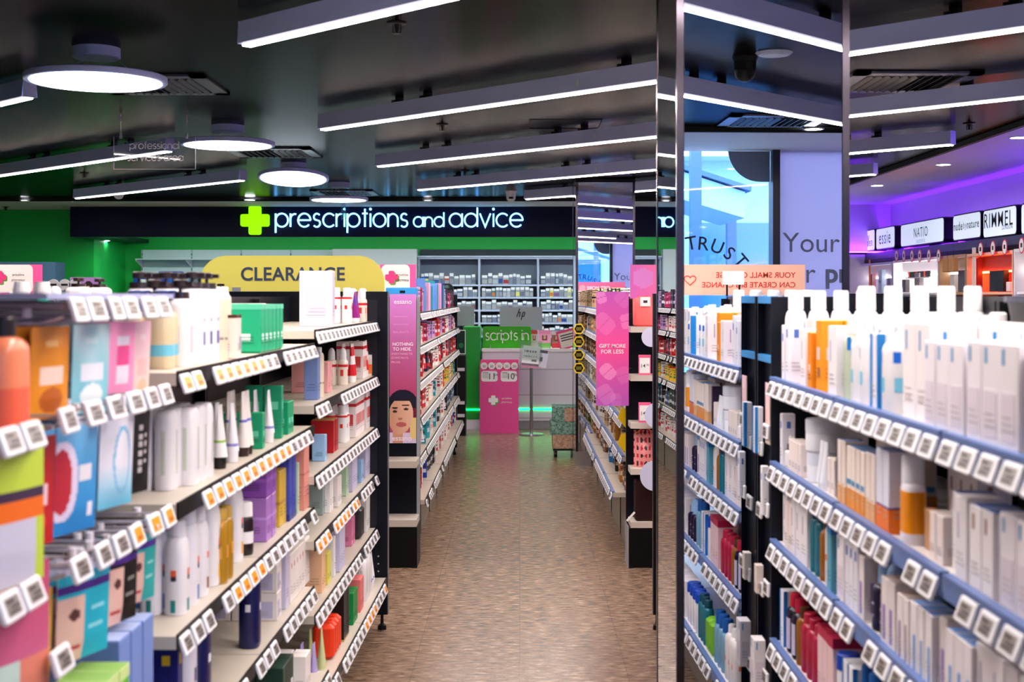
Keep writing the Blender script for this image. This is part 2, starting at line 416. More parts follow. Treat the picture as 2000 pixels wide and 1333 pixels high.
lin_px(818, 371, 5.35, 'fourth linear ceiling lamp, ending short of the right ceiling border')
lin_px(1028, 389, 4.0, 'farthest linear ceiling lamp, passing behind the far mirror column')
lin_px(58, 190, 3.2, 'linear ceiling lamp cut by the left photo edge beside the biggest round lamp', -1)
lin_px(332, 295, 5.2, 'linear ceiling lamp behind the glass professional services sign', -1)
lin_px(475, 352, 3.0, 'short linear ceiling lamp above the left end of the dark fascia', -1)
# behind and above the camera (seen in the mirror): same 45 degree direction
def lin_mirror(pa, pb, ext0, ext1, label):
    def q(px, py):
        n = Vector((math.sin(MYAW), -math.cos(MYAW), 0)); d = Vector(((px-VX)/F, 1, -(py-VY)/F))
        tt = 1.0/d.z; v = d*tt; h0 = Vector((MC.x, MC.y, 0)); dist = (Vector((v.x, v.y, 0))-h0).dot(n)
        r = Vector((v.x, v.y, 0))-2*dist*n; return r
    a, b = q(*pa), q(*pb); m_ = (a+b)/2; L = (b-a).length/2
    x0 = m_.x-(L+ext0)*D45; y0 = m_.y+(L+ext0)*D45; x1 = m_.x+(L+ext1)*D45; y1 = m_.y-(L+ext1)*D45
    return linear(x0, y0, x1, y1, label)
lin_mirror((1330, 187), (1660, 243), 3.6, .9, 'linear ceiling lamp behind the camera, lower one in the column mirror')

RIM = mat((186,196,246), .4); PANEL = mat((232,244,255), .5, 0, DISC)
def disc_lamp(px, py, D, dia, label, tilt=0, cwid=.21):
    c = P(px, py, D); t = thing('round_lamp', label, 'lamp', (c.x, D, c.z), (0, 0, 0), 'round suspended panel lamps')
    r = dia/2; Mt = Matrix.Rotation(tilt, 4, 'X'); m = MB()
    m.loft([(0,0,-.012,r-.02,r-.02),(0,0,-.014,r-.004,r-.004),(0,0,-.01,r,r),(0,0,.012,r,r),(0,0,.016,r-.006,r-.006)], RIM, 56, M=Mt); m.build('rim', t, smooth=True)
    m = MB(); m.loft([(0,0,-.016,r-.026,r-.026),(0,0,-.0125,r-.024,r-.024)], PANEL, 56, M=Mt); m.build('light_panel', t)
    zc = CZ-c.z; m = MB(); m.loft([(0,0,zc-.046,cwid/2-.004,cwid/2-.004),(0,0,zc-.042,cwid/2,cwid/2),(0,0,zc,cwid/2,cwid/2)], RIM, 32); m.build('ceiling_canopy', t, smooth=True)
    for k in range(3):
        a = k*2.1+.4; e = Mt @ Vector((r*.7*math.cos(a), r*.7*math.sin(a), .014))
        MB().tube([(cwid*.38*math.cos(a), cwid*.38*math.sin(a), zc-.046), tuple(e)], .0012, GREY, 6).build('suspension_wire', t)
disc_lamp(188, 155, 6.08, .62, 'biggest round white panel lamp, at the top left')
disc_lamp(445, 281, 8.83, .606, 'second round panel lamp, right of the glass hanging sign')
disc_lamp(573, 347, 11.3, .588, 'tilted round panel lamp, third from the camera', math.radians(-8.5))
disc_lamp(662, 389, 13.25, .57, 'farthest round panel lamp, hanging just before the lit fascia')

DL = mat((245,248,255), .5, 0, SPOT); DLR = mat((225,228,238), .4)
def downlight(x, y, z, label, r=.055, m_=None):
    t = thing('downlight', label, 'lamp', (x, y, z), group='recessed ceiling downlights')
    m = MB(); m.loft([(0,0,-.006,r*1.25,r*1.25),(0,0,-.006,r,r),(0,0,0,r*1.25,r*1.25)], DLR, 24, cap=False); m.build('ring', t)
    m = MB(); m.loft([(0,0,-.005,r,r),(0,0,-.002,r,r)], m_ or DL, 24); m.build('light_face', t)
for (px, py, z, lb) in ((1713, 362, SZ, 'downlight nearest the purple wall corner'), (1843, 321, SZ, 'middle downlight in the right ceiling border'), (1990, 268, SZ, 'downlight at the right photo edge'),
                    (137, 392, SZ, 'downlight in the border above the fascia, left of the white camera'), (488, 390, SZ, 'downlight in the border above the green cross'), (836, 391.5, SZ, 'downlight above the word prescriptions, right part'), (50, 391.5, SZ, 'dim downlight at far left of the ceiling border')):
    D = F*(z-EYE)/(VY-py); downlight((px-VX)*D/F, D, z, lb)
D = F*.724/(VY-470); downlight((205-VX)*D/F, D, 2.324, 'downlight under the left return of the dark fascia', .06)
v = mirror_pt(1482, 264, .0); D0 = None
downlight(2.05, -.35, SZ, 'downlight in the ceiling border above the shop window')
downlight(3.2, -.35, SZ, 'downlight above the frosted part of the window')

# vents
def vent(x0, x1, y0, y1, label, fr=None):
    x0, x1, y0, y1 = x0*.978, x1*.978, y0*.978, y1*.978
    t = thing('air_vent', label, 'vent', ((x0+x1)/2, (y0+y1)/2, CZ), group='square ceiling air vents')
    a, b = (x1-x0)/2, (y1-y0)/2; fr = fr or mat((96,98,116), .3, .4); m = MB(); w_ = .075
    m.box(-a, a, -b, -b+w_, -.012, -.001, fr); m.box(-a, a, b-w_, b, -.012, -.001, fr); m.box(-a, -a+w_, -b, b, -.012, -.001, fr); m.box(a-w_, a, -b, b, -.012, -.001, fr); m.build('frame', t)
    MB().box(-a+.01, a-.01, -b+.01, b-.01, -.003, -.001, BLACK).build('duct_opening', t)
    m = MB(); n = 11
    for i in range(n):
        x = -a+w_+(i+.5)*(2*a-2*w_)/n; M = Matrix.Translation((x, 0, -.012)) @ Matrix.Rotation(.7*(1 if i > n/2 else -1), 4, 'Y')
        m.box(-.002, .002, -b+w_, b-w_, -.013, .008, mat((52,52,62), .4), M)
    m.build('louvre_blades', t)
vent(-2.27, -1.62, 6.94, 7.59, 'ceiling air vent behind the biggest round lamp')
vent(-2.27, -1.60, 10.35, 11.03, 'ceiling air vent beside the second round lamp')
vent(-2.24, -1.57, 14.45, 15.2, 'ceiling air vent behind the farthest round lamp')
vent(1.70, 2.35, 6.85, 7.5, 'ceiling air vent right of the large mirror column')
vent(1.45, 2.1, -.42, .16, 'ceiling air vent seen in the column mirror above the window')

def sprinkler(px, py, label, zc=CZ, X=None, Y=None):
    D = F*(zc-EYE)/(VY-py) if Y is None else Y; X = (px-VX)*D/F if X is None else X
    t = thing('fire_sprinkler', label, 'sprinkler', (X, D, zc), group='ceiling fire sprinklers')
    m = MB(); m.loft([(0,0,-.006,.038,.038),(0,0,-.002,.042,.042),(0,0,0,.042,.042)], BLACK, 20); m.build('escutcheon', t)
    m = MB(); m.loft([(0,0,-.04,.006,.006),(0,0,-.03,.008,.008),(0,0,-.006,.012,.012)], BLACK, 10); m.loft([(0,0,-.044,.016,.016),(0,0,-.041,.018,.018)], BLACK, 12)
    m.box(-.018,-.014,-.002,.002,-.042,-.006,BLACK); m.box(.014,.018,-.002,.002,-.042,-.006,BLACK); m.build('sprinkler_head', t)
sprinkler(775, 45, 'sprinkler under the nearest linear lamp'); sprinkler(864, 243, 'sprinkler between the second and third linear lamps')
sprinkler(908, 333, 'small sprinkler between the third and fourth linear lamps'); sprinkler(1893, 241, 'sprinkler beside the right ceiling border')
sprinkler(165, 338, 'sprinkler behind the lamp left of the hanging sign'); sprinkler(11, 409, 'sprinkler above the green wall at far left', SZ, None, 16.4)

# wireless access point, access hatch, cameras
c = P(1090, 262, 9.5)
t = thing('wireless_access_point', 'round white wireless access point under the dark ceiling', 'access point', (c.x, 9.5, CZ))
m = MB(); m.loft([(0,0,-.055,.10,.10),(0,0,-.048,.132,.132),(0,0,-.03,.136,.136),(0,0,-.018,.12,.12)], WHITE, 40); m.build('housing', t, smooth=True)
m = MB(); m.loft([(0,0,-.018,.05,.05),(0,0,-.0,.05,.05)], RIM, 20); m.build('bracket', t)
m = MB(); hx, hy = P(1103, 235, 8.75).x, 8.75; ln = mat((12,11,12), .6)
for a in ((-.23,.23,-.23,-.225),(-.23,.23,.225,.23),(-.23,-.225,-.23,.23),(.225,.23,-.23,.23)): m.box(hx+a[0], hx+a[1], hy+a[2], hy+a[3], CZ-.003, CZ, ln)
struct('trim_2', m)
def dome_cam(x, y, z, label, body=WHITE):
    t = thing('security_camera', label, 'security camera', (x, y, z), group='ceiling security cameras')
    m = MB(); m.loft([(0,0,-.02,.055,.055),(0,0,0,.06,.06)], body, 24); m.loft([(0,0,-.06,.05,.05),(0,0,-.02,.052,.052)], body, 24); m.build('mount', t, smooth=True)
    m = MB(); m.loft([(0,0,-.115,.012,.012),(0,0,-.108,.03,.03),(0,0,-.09,.045,.045),(0,0,-.062,.05,.05)], body, 24); m.build('dome', t, smooth=True)
    m = MB(); m.loft([(0,-.05,-.085,.02,.006),(0,-.052,-.075,.026,.006),(0,-.05,-.065,.02,.006)], BLACK, 16); m.build('lens', t)
c = P(232, 385, 13.9); dome_cam(c.x, 13.9, CZ, 'white security camera above the left end of the fascia')
c = P(998, 382, 14.3); dome_cam(c.x, 14.3, CZ, 'white security camera above the word advice')
v = mirror_pt(1455, 140, 2.1); dome_cam(v.x, 2.1, CZ, 'black security camera seen in the column mirror', BLACK)
t = thing('smoke_detector', 'white round ceiling speaker seen high in the column mirror', 'ceiling speaker', (v.x+.11, 2.22, CZ))
m = MB(); m.loft([(0,0,-.012,.07,.07),(0,0,0,.085,.085)], mat((150,160,185), .4), 28); m.build('rim', t); m = MB(); m.loft([(0,0,-.014,.055,.055),(0,0,-.011,.06,.06)], GREY, 28); m.build('grille', t)

# glass hanging sign
D = 8.3; a = P(222, 267, D); b = P(382, 331, D)
t = thing('hanging_glass_sign', 'clear hanging glass sign reading professional services area', 'sign', ((a.x+b.x)/2, D, b.z))
hw = (b.x-a.x)/2; hh = a.z-b.z
gmt = glass_mat((.93,.94,.95), .05); MB().box(-hw, hw, -.004, .004, 0, hh, gmt).build('glass_panel', t)
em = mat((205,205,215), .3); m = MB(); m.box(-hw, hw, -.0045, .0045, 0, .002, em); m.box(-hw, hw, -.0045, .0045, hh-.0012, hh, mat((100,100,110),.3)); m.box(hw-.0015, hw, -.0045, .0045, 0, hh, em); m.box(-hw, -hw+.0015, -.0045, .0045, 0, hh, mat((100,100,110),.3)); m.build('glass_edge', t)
lm = mat((235,232,240), .5)
strokes('professional', .030, .30, .0045, lm, t, (-.150, -.005, hh-.075), dep=.001)
strokes('services area', .030, .34, .0045, lm, t, (-.165, -.005, hh-.148), dep=.001)
for px in (236, 365):
    x = P(px, 300, D).x-(a.x+b.x)/2
    m = MB(); m.tube([(x,0,hh), (x,0,CZ-b.z)], .0015, GREY, 6); m.build('suspension_wire', t)
    for z in (hh-.012, CZ-b.z-.045): MB().loft([(x,0,z,.009,.009),(x,0,z+.035,.009,.009)], CHROME, 12).build('wire_clamp', t)

# ------------------------------------------------------------------ dispensary fascia and back of shop
NAVY = mat((6,18,52), .4, spec=.15)
fx0, fx1, fy = P(137, 430, 16.4).x, 3.28, 16.4
t = thing('sign_fascia', 'dark navy bulkhead fascia reading prescriptions and advice', 'fascia', (0, fy, 2.324))
MB().box(fx0, fx1, 0, .08, 0, SZ-2.324-.002, NAVY).build('fascia_board', t)
MB().box(fx0, fx0+.06, .08, .54, 0, SZ-2.324-.002, NAVY).build('return_board', t)
MB().box(fx0+.06, -5.0, .08, 1.88, 0, .05, mat((12,40,36), .5)).build('soffit_board', t); MB().box(-5.0, fx1, .08, 1.88, .30, .33, WHITE).build('recess_board', t)
SIGN = mat((140,218,255), .5, 0, 1.25); CROSS = mat((150,255,0), .5, 0, .5)
s = 16.4/F
def fpos(px, py): v = P(px, py, fy); return (v.x, -.012, v.z-2.324)
t2 = t
strokes('prescriptions', 26*s, (797-539)*s, 3.0*s, SIGN, t2, fpos(539, 443.5), dep=.02)
strokes('and', 19.5*s, (867-808)*s, 2.6*s, SIGN, t2, fpos(808, 443.5), dep=.02)
strokes('advice', 26*s, (1021-878)*s, 3.0*s, SIGN, t2, fpos(878, 443.5), dep=.02)
cpx = P(499, 431, fy); A = 28*s; B_ = 12*s; r_ = 4*s; poly = []
def rc(cx, cz, a0, rr=r_): return [(cx+rr*math.cos(math.radians(a0+i*22.5)), cz+rr*math.sin(math.radians(a0+i*22.5))) for i in range(5)]
poly = rc(A-r_, B_-r_, 0)+[(B_, B_)]+rc(B_-r_, A-r_, 0)+rc(-B_+r_, A-r_, 90)+[(-B_, B_)]+rc(-A+r_, B_-r_, 90)+rc(-A+r_, -B_+r_, 180)+[(-B_, -B_)]+rc(-B_+r_, -A+r_, 180)+rc(B_-r_, -A+r_, 270)+[(B_, -B_)]+rc(A-r_, -B_+r_, 270)
m = MB(); m.prism(poly, -.035, 0, CROSS); m.build('lit_cross', t2, (cpx.x, -.012, cpx.z-2.324))
STRIP = mat((236,255,246), .5, 0, 30.0)
for i, (xa, xb) in enumerate(((-5.1, -2.5), (-2.45, .4), (.45, 3.1))):
    t = thing('soffit_light_strip', f'{["left","middle","right"][i]} white light strip hidden behind the navy fascia', 'light strip', (xa, 16.56, 2.41))
    MB().box(0, xb-xa, -.03, .03, 0, .01, STRIP).build('strip', t); MB().box(0, xb-xa, -.04, .04, .01, .024, WHITE).build('channel', t)
# second fluffy hanging cluster: small clear ceiling tag hanging in front of the sign
c = P(671, 408, 14.6)
t = thing('hanging_tag_strip', 'small crumpled clear plastic strip hanging before the letter i', 'plastic strip', (c.x, 14.6, c.z-.12))
m = MB(); pl = mat((120,190,230), .2)
for q in range(4): m.tube([(q*.015-.02, 0, 0+.012*q), (q*.015-.025, .01, .1), (q*.012-.02, 0, .2)], .004, pl, 5)
m.build('strip', t); m = MB(); m.box(-.06,.06,-.015,.015,.2,.215,pl); m.tube([(0,0,.21),(0,0,CZ-c.z+.12)], .002, GREY, 5); m.build('hanger', t)

# empty back shelves (left of dispensary), grey end panel
def sx(px, D): return (px-VX)*D/F
D = 17.9; x0, x1 = sx(268, D), sx(650, D)
SHL = mat((196,214,220), .4)
t = thing('slotted_shelving', 'pale empty slotted wall shelving below the green band', 'shelving', ((x0+x1)/2, D, 0))
hw = (x1-x0)/2; top = P(0, 487, D).z
MB().box(-hw, hw, .25, .3, 0, top, SHL).build('back_panel', t)
for i in range(5):
    X = -hw+i*(2*hw/3.9); 
    if X > hw: break
    m = MB(); m.box(X-.012, X+.012, .235, .25, 0, top, mat((170,190,196), .4))
    for k in range(14): m.box(X-.004, X+.004, .233, .236, 1.5+k*.05, 1.53+k*.05, BLACK)
    m.build('slotted_upright', t)
for z in (P(0, 506, D).z, P(0, 535, D).z, P(0, 560, D).z, 1.35, 1.0):
    m = MB(); m.box(-hw, hw, -.1, .25, z-.012, z, SHL); m.build('shelf', t)
for z in (P(0, 506, D).z, P(0, 535, D).z):
    for i in range(4):
        X = -hw+i*(2*hw/3.9); m = MB(); m.prism([(0,0),(0,-.1),(.03,-.09),(.3,-.02),(.3,0)], -.006, .006, WHITE); m.build('bracket', t, (X, .25, z-.012), (0, 0, -PI/2))
x2 = sx(815, D)
tag(MB().box(x1+.01, x2, .0, .2, 0, top-.002, mat((188,192,200), .5)).build('partition_panel', None, (0, D-.1, 0)), 'plain light grey partition panel left of dispensary shelves', 'panel')

def carton_plain(w_, d_, h_, m, name, loc, label, cat='box', group=None, rot=0, patch=None):
    mb = MB(); mb.rbox(w_, d_, h_, m, .004)
    if patch: mb.box(-w_*.32, w_*.32, -d_/2-.001, -d_/2, h_*.35, h_*.75, patch)
    return tag(mb.build(name, None, loc, (0, 0, rot)), label, cat, group)
zt = P(0, 560, D).z
carton_plain(.40, .2, .13, mat((16,60,170), .4), 'carton', (sx(280, D)-0+.1, D+.0, zt), 'large royal blue carton with white oval on the wall shelving', patch=WHITE)
carton_plain(.28, .2, .2, mat((24,90,190), .4), 'carton', (sx(318, D)+.1, D+.04, zt+.0), 'taller blue carton behind the white oval one, wall shelving')
carton_plain(.14, .2, .13, mat((190,215,240), .4), 'carton', (sx(350, D)+.05, D, zt), 'pale blue carton beside the blue cartons on wall shelving')

# dispensary shelves
D = 17.96; DX0, DX1 = sx(817, D), 3.2; ztop = P(0, 503, D).z
SH2 = mat((186,198,226), .4)
rows = [P(0, y, D).z for y in (556, 580.5, 605.5, 630.5, 656.5, 683, 710)]
bays = [(sx(819, D), sx(934, D)), (sx(938, D), sx(1049, D)), (sx(1053, D), sx(1165, D)), (sx(1169, D), sx(1281, D)), (sx(1285, D), sx(1397, D)), (sx(1401, D), 3.15)]
bn = ['first', 'second', 'third', 'fourth', 'fifth', 'sixth']
pal = [(150,156,174), (128,138,160), (176,180,196), (112,124,152), (96,108,138), (168,168,178), (140,142,156)]
acc = [(190,60,40), (30,70,150), (40,90,160), (160,40,50), (120,80,140), (60,130,140), (225,225,120), (210,120,60)]
med_mesh = {}
def medbox(w_, h_, c, c2):
    k = (round(w_, 3), round(h_, 3), c, c2)
    if k not in med_mesh:
        mb = MB(); mb.box(-w_/2, w_/2, 0, .09, 0, h_, mat(c, .4)); mb.box(-w_/2+.003, w_/2-.003, -.002, .0, h_*.7, h_*.96, mat((240,242,250), .4)); mb.box(-w_/2+.004, w_/2-.004, -.0015, 0, h_*.1, h_*.5, mat(c2, .4))
        med_mesh[k] = mb.mesh('medicine_box')
    return med_mesh[k]
sizes = [(.05,.12), (.065,.10), (.042,.13), (.075,.11), (.058,.135)]
nmed = 0
for bi, (a, b) in enumerate(bays):
    t = thing('dispensary_shelving', f'{bn[bi]} white dispensary shelving bay from the left, behind the counter', 'shelving', ((a+b)/2, D, 0), group='white dispensary shelving bays')
    hw = (b-a)/2; g = .03
    MB().box(-hw-.005, hw+.005, .3, .32, 0, ztop, mat((120,130,150), .6)).build('back_panel', t)
    for sgn in (-1, 1): MB().box(sgn*hw, sgn*(hw+.013), -.01, .3, 0, ztop, SH2).build('upright', t)
    for z in rows+[ztop]: MB().box(-hw, hw, -.01, .3, z-.022, z, SH2).build('shelf', t)
    if bi > 4: continue
    MB().box(-hw, hw, -.01, .3, .0, .35, SH2).build('base', t)
    for ri, z in enumerate(rows[:5]):
        if bi == 4 and ri > 2: continue
        x = -hw+.02
        while x < hw-.07:
            sw, shh = R.choice(sizes); c = R.choice(pal); c2 = R.choice(pal)
            if R.random() < .2: c2 = R.choice(acc)
            if R.random() < .08: c = R.choice(acc)
            if x+sw > hw-.01: break
            if nmed < 330:
                o = link('medicine_box', medbox(sw, shh*(1.15 if ri == 0 else 1), c, c2), None, ((a+b)/2+x+sw/2, D+.01+R.random()*.02, z))
                tag(o, f'small medicine packet, {["top","second","third","fourth","fifth"][ri]} filled shelf of {bn[bi]} dispensary bay', 'medicine box', f'medicine packets, row {ri+1} of {bn[bi]} dispensary bay'.replace('row 1','top row').replace('row 2','second row').replace('row 3','third row').replace('row 4','fourth row').replace('row 5','fifth row')); nmed += 1
            x += sw+R.choice((.002, .003, .006))
tag(MB().box(DX0, DX1, .3, .33, ztop+.022, P(0, 487, 18.2).z, mat((34,52,62), .5)).build('slate_board', None, (0, D, 0)), 'dark slate board above the dispensary shelves', 'board')
m = MB(); m.box(DX0-.02, DX1, -.05, .32, ztop+.0, ztop+.02, SH2); tag(m.build('shelving_top_board', None, (0, D, 0)), 'long white top board over the dispensary shelving', 'board')

# ------------------------------------------------------------------ counter
D = 16.4
CW = mat((222,222,236), .25); GRN = mat((20,150,50), .3)
t = thing('service_counter', 'white dispensary service counter with glowing green strip', 'counter', (sx(942, D), D, 0))
w_ = 2.6; ct = P(0, 681, D).z
m = MB(); m.box(0, w_, 0, .6, .10, ct-.04, CW)
for y_ in (722, 772, 817): z = P(0, y_, D).z; m.box(0, w_, -.003, 0, z-.004, z+.004, GREY)
m.build('front_panel', t)
MB().box(.0, w_, -.03, .62, ct-.04, ct, WHITE).build('worktop', t); MB().box(.0, w_, .02, .6, 0, .10, GREY).build('kick_plate', t)
GL = mat((0,255,110), .5, 0, 4.0); MB().box(0, w_, -.01, -.003, P(0,801,D).z, P(0,800,D).z+.008, GL).build('light_strip', t)
t = thing('green_cabinet', 'tall green cabinet at the left end of the counter', 'cabinet', (sx(905, D), D-.05, 0))
w_ = sx(938, D)-sx(905, D); gt = P(0, 639, D).z
MB().box(0, w_, 0, .6, .12, gt, GRN).build('body', t); MB().box(0, w_, .01, .6, 0, .12, CW).build('base', t)
MB().box(0, w_, -.008, 0, P(0,801,D).z, P(0,800,D).z+.008, GL).build('light_strip', t)
# scripts in panel
t = thing('scripts_in_panel', 'bright green counter panel reading scripts in', 'sign', (sx(990, D), D+.05, ct))
hw = (sx(1038, D)-sx(943, D))/2; hh = P(0, 638, D).z-ct; SG = mat((52,170,10), .3)
poly = [(hw-.03+.03*math.cos(a), hh-.03+.03*math.sin(a)) for a in (0, .5, 1.05, 1.57)]+[(-hw+.03-.03*math.sin(a), hh-.03+.03*math.cos(a)) for a in (0, .5, 1.05, 1.57)]+[(-hw, 0), (hw, 0)]
m = MB(); m.prism(poly, 0, .02, SG); m.build('panel', t)
strokes('scripts in', .085, hw*2*.88, .011, mat((240,255,240), .5), t, (-hw*.88, -.001, .1), dep=.003)
for X in (-hw*.7, hw*.6): MB().box(X, X+.012, -.02, .03, 0, .04, CHROME).build('bracket', t)
# monitors
def monitor(px0, px1, py0, py1, D, label):
    x0, x1 = sx(px0, D), sx(px1, D); z0, z1 = P(0, py1, D).z, P(0, py0, D).z
    t = thing('computer_monitor', label, 'monitor', ((x0+x1)/2, D, ct))
    hw = (x1-x0)/2; sil = mat((128,130,138), .35, .4)
    m = MB(); m.box(-hw, hw, 0, .03, z0-ct, z1-ct, sil); m.box(-hw+.01, hw-.01, .03, .032, z0-ct+.01, z1-ct-.01, BLACK); m.build('screen_housing', t)
    m = MB(); m.box(-.03, .03, -.03, .0, 0, z0-ct+.12, sil); m.box(-.10, .10, -.1, .1, 0, .012, sil); m.build('stand', t)
    cz = (z0+z1)/2-ct+.06; m = MB(); s_ = .095
    for pts in (((-.55,-.1),(-.15,1.0)), ((-.36,.45),(-.08,.5),(-.22,-.1)), ((.0,-.55),(.28,.5),(.52,.5)), ((.52,.5),(.38,-.05),(.13,-.05))):
        for i in range(len(pts)-1):
            (ax, az), (bx, bz) = pts[i], pts[i+1]; l = math.hypot(bx-ax, bz-az); nx, nz = -(bz-az)/l*.06, (bx-ax)/l*.06
            m.prism([((ax+nx)*s_, (az+nz)*s_), ((ax-nx)*s_, (az-nz)*s_), ((bx-nx)*s_, (bz-nz)*s_), ((bx+nx)*s_, (bz+nz)*s_)], -.002, 0, BLACK)
    m.build('logo', t, (0, 0, cz-.03))
monitor(976, 1059, 600, 645, 16.75, 'silver computer monitor behind the scripts in panel')
monitor(846, 926, 598, 637, 16.75, 'silver computer monitor above the green cabinet, partly hidden')
# brochures on the counter
def cover(c1, c2, c3):
    def fn(u, v):
        if v > .8: return c1
        if v < .3: return c2
        d = ((u-.5)/.22)**2+((v-.58)/.17)**2
        if d < .45: return (220,170,140)
        if d < 1: return (110,60,40)
        return c3
    return fn
for i, (px0, px1, py0, py1, cs, lb) in enumerate(((1036,1051,646,678,((210,70,60),(225,200,190),(200,190,180)), 'narrow brochure with red heading beside the scripts in panel'), (1051,1077,646,678,((240,150,190),(120,190,90),(244,170,200)), 'pink brochure with a smiling woman on the counter'), (1077,1096,648,678,((210,205,200),(205,40,50),(160,110,90)), 'brochure with red lower half and crowd photo'))):
    x0, x1 = sx(px0, D), sx(px1, D); z1 = P(0, py0, D).z
    tag(link('brochure', art_mesh('brochure', x1-x0-.01, z1-ct, 10, 14, cover(*cs), thick=.003), None, ((x0+x1)/2, D+.1, ct+.001), (0,0,0)), lb, 'brochure', 'brochures on the counter')
t = thing('tilted_offer_card', 'tilted pink and white offer card at the right of the counter', 'card', (sx(1110, D), D-.02, ct-.0))
m = MB(); M = Matrix.Rotation(-.25, 4, 'Y'); m.box(-.1, .14, -.004, 0, .0, .23, mat((230,70,130), .4), M); m.box(-.08, .14, -.006, -.004, .02, .2, mat((236,228,214), .4), M)
for z in (.16,.13,.1): m.box(-.06, .12, -.007, -.006, z, z+.014, INK, M)
m.build('card', t)
t = thing('framed_leaflet_stand', 'narrow black stand with white framed dark green leaflet, left of cabinet', 'stand', (sx(899, 15.6), 15.6, 0))
hw = .06; m = MB(); m.box(-hw, hw, 0, .3, 0, P(0, 695, 15.6).z, BLACK); m.build('stand_body', t)
for py in (725, 790, 815): z = P(0, py, 15.6).z; MB().box(-hw-.004, hw-.01, -.03, 0, z, z+.035, mat((200,196,200), .4)).build('ticket', t)
z0, z1 = P(0, 692, 15.6).z, P(0, 645, 15.6).z; m = MB(); m.box(-hw, hw, 0, .01, z0, z1, WHITE); m.box(-hw+.007, hw-.007, -.002, 0, z0+.008, z1-.008, mat((6,40,34), .3)); m.prism([(.01+.03*math.cos(a*.5), z0+.1+.03*math.sin(a*.5)) for a in range(12)], -.003, -.002, mat((20,110,60), .4)); m.build('framed_leaflet', t)
# pink dump bin display
D = 15.9; PINK = mat((226,74,150), .4)
t = thing('cardboard_floor_display', 'pink cardboard floor display with price bubbles before the counter', 'floor display', (sx(975, D), D, 0))
hw = (sx(1013, D)-sx(937, D))/2; zt = P(0, 722, D).z
m = MB(); m.box(-hw, hw, 0, .02, .0, zt, PINK); m.box(-hw, -hw+.01, .02, .34, 0, zt+.06, PINK); m.box(hw-.01, hw, .02, .34, 0, zt+.06, PINK); m.box(-hw, hw, .32, .34, 0, zt+.1, PINK); m.box(-hw+.01, hw-.01, .02, .32, zt-.06, zt-.05, PINK); m.build('display_body', t)
def rrect(cx, cz, w2, h2, r, n=5):
    o = []
    for (a, b, s0) in ((1,1,0),(-1,1,90),(-1,-1,180),(1,-1,270)):
        for i in range(n): an = math.radians(s0+90*i/(n-1)); o.append((cx+a*(w2-r)+r*math.cos(an), cz+b*(h2-r)+r*math.sin(an)))
    return o
for sg, big, sup in ((-1, '11', '24'), (1, '10', '05')):
    m = MB(); m.prism(rrect(sg*hw*.5, zt-.08, hw*.42, .062, .03), -.002, 0, WHITE)
    for z in (-.04,-.055,-.07,-.085,-.10): m.box(sg*hw*.5-hw*.36, sg*hw*.5-hw*.06, -.003, -.002, zt+z, zt+z+.006, INK if z == -.04 else GREY)
    pb = m.build('price_bubble', t)
    text(big, pb, height=.07, pos=(sg*hw*.5+hw*.12, -.003, zt-.08), m=INK, bold=.004); text(sup, pb, height=.03, pos=(sg*hw*.5+hw*.33, -.003, zt-.062), m=INK)
lx, lz = 0, P(0, 782, D).z
def crosspoly(A, B_, r_):
    def rc(cx, cz, a0): return [(cx+r_*math.cos(math.radians(a0+i*22.5)), cz+r_*math.sin(math.radians(a0+i*22.5))) for i in range(5)]
    return rc(A-r_, B_-r_, 0)+[(B_, B_)]+rc(B_-r_, A-r_, 0)+rc(-B_+r_, A-r_, 90)+[(-B_, B_)]+rc(-A+r_, B_-r_, 90)+rc(-A+r_, -B_+r_, 180)+[(-B_, -B_)]+rc(-B_+r_, -A+r_, 180)+rc(B_-r_, -A+r_, 270)+[(B_, -B_)]+rc(A-r_, -B_+r_, 270)
def cross_logo(parent, x, z, s_, ca, cb_, y=-.003):
    m = MB()
    for (dx_, dz_, mm, yy) in ((.22, -.22, cb_, 0), (0, 0, ca, -.001)):
        q = [(x+dx_*s_+a, z+dz_*s_+b) for a, b in crosspoly(s_, s_*.45, s_*.2)]; m.prism(q, y+yy-.0006, y+yy, mm)
    m.build('cross_logo', parent)
cross_logo(t, -.07, lz, .055, WHITE, mat((90,170,60), .4))
text('priceline', t, height=.03, pos=(.09, -.002, lz+.018), m=WHITE); text('pharmacy', t, height=.03, pos=(.09, -.002, lz-.025), m=WHITE)
for i in range(5):
    m = MB(); m.prism([(.05*math.cos(a*.4), .05*math.sin(a*.4)) for a in range(16)], 0, .004, mat((215,30,90),.4)); m.prism([(.043*math.cos(a*.4), .043*math.sin(a*.4)) for a in range(16)], -.001, 0, WHITE)
    q = m.build('save_roundel', t, (-hw+.05+i*(2*hw-.1)/4, .03, zt+.04)); text('30', q, height=.028, pos=(0, -.002, -.005), m=INK)
for i in range(11):
    x = sx(975, D)-hw+.03+i*(2*hw-.06)/10; c = [(160,30,70),(110,190,60),(120,200,70),(130,200,60),(110,190,60),(230,120,40),(230,120,40),(150,180,200),(140,170,190),(90,30,80),(80,30,80)][i]
    nm = ['dark red','green','green','green','green','orange','orange','pale blue','pale blue','plum','plum'][i]
    m = MB(); m.loft([(0,0,0,.02,.016),(0,0,.09,.021,.016),(0,0,.1,.012,.012),(0,0,.12,.012,.012,WHITE)], mat(c, .35), 10)
    tag(m.build('travel_bottle', None, (x, D+.11, zt-.05)), f'{nm} travel bottle, {["first","second","third","fourth","fifth","sixth","seventh","eighth","ninth","tenth","eleventh"][i]} from left in pink floor display', 'bottle', 'travel bottles in the pink floor display')
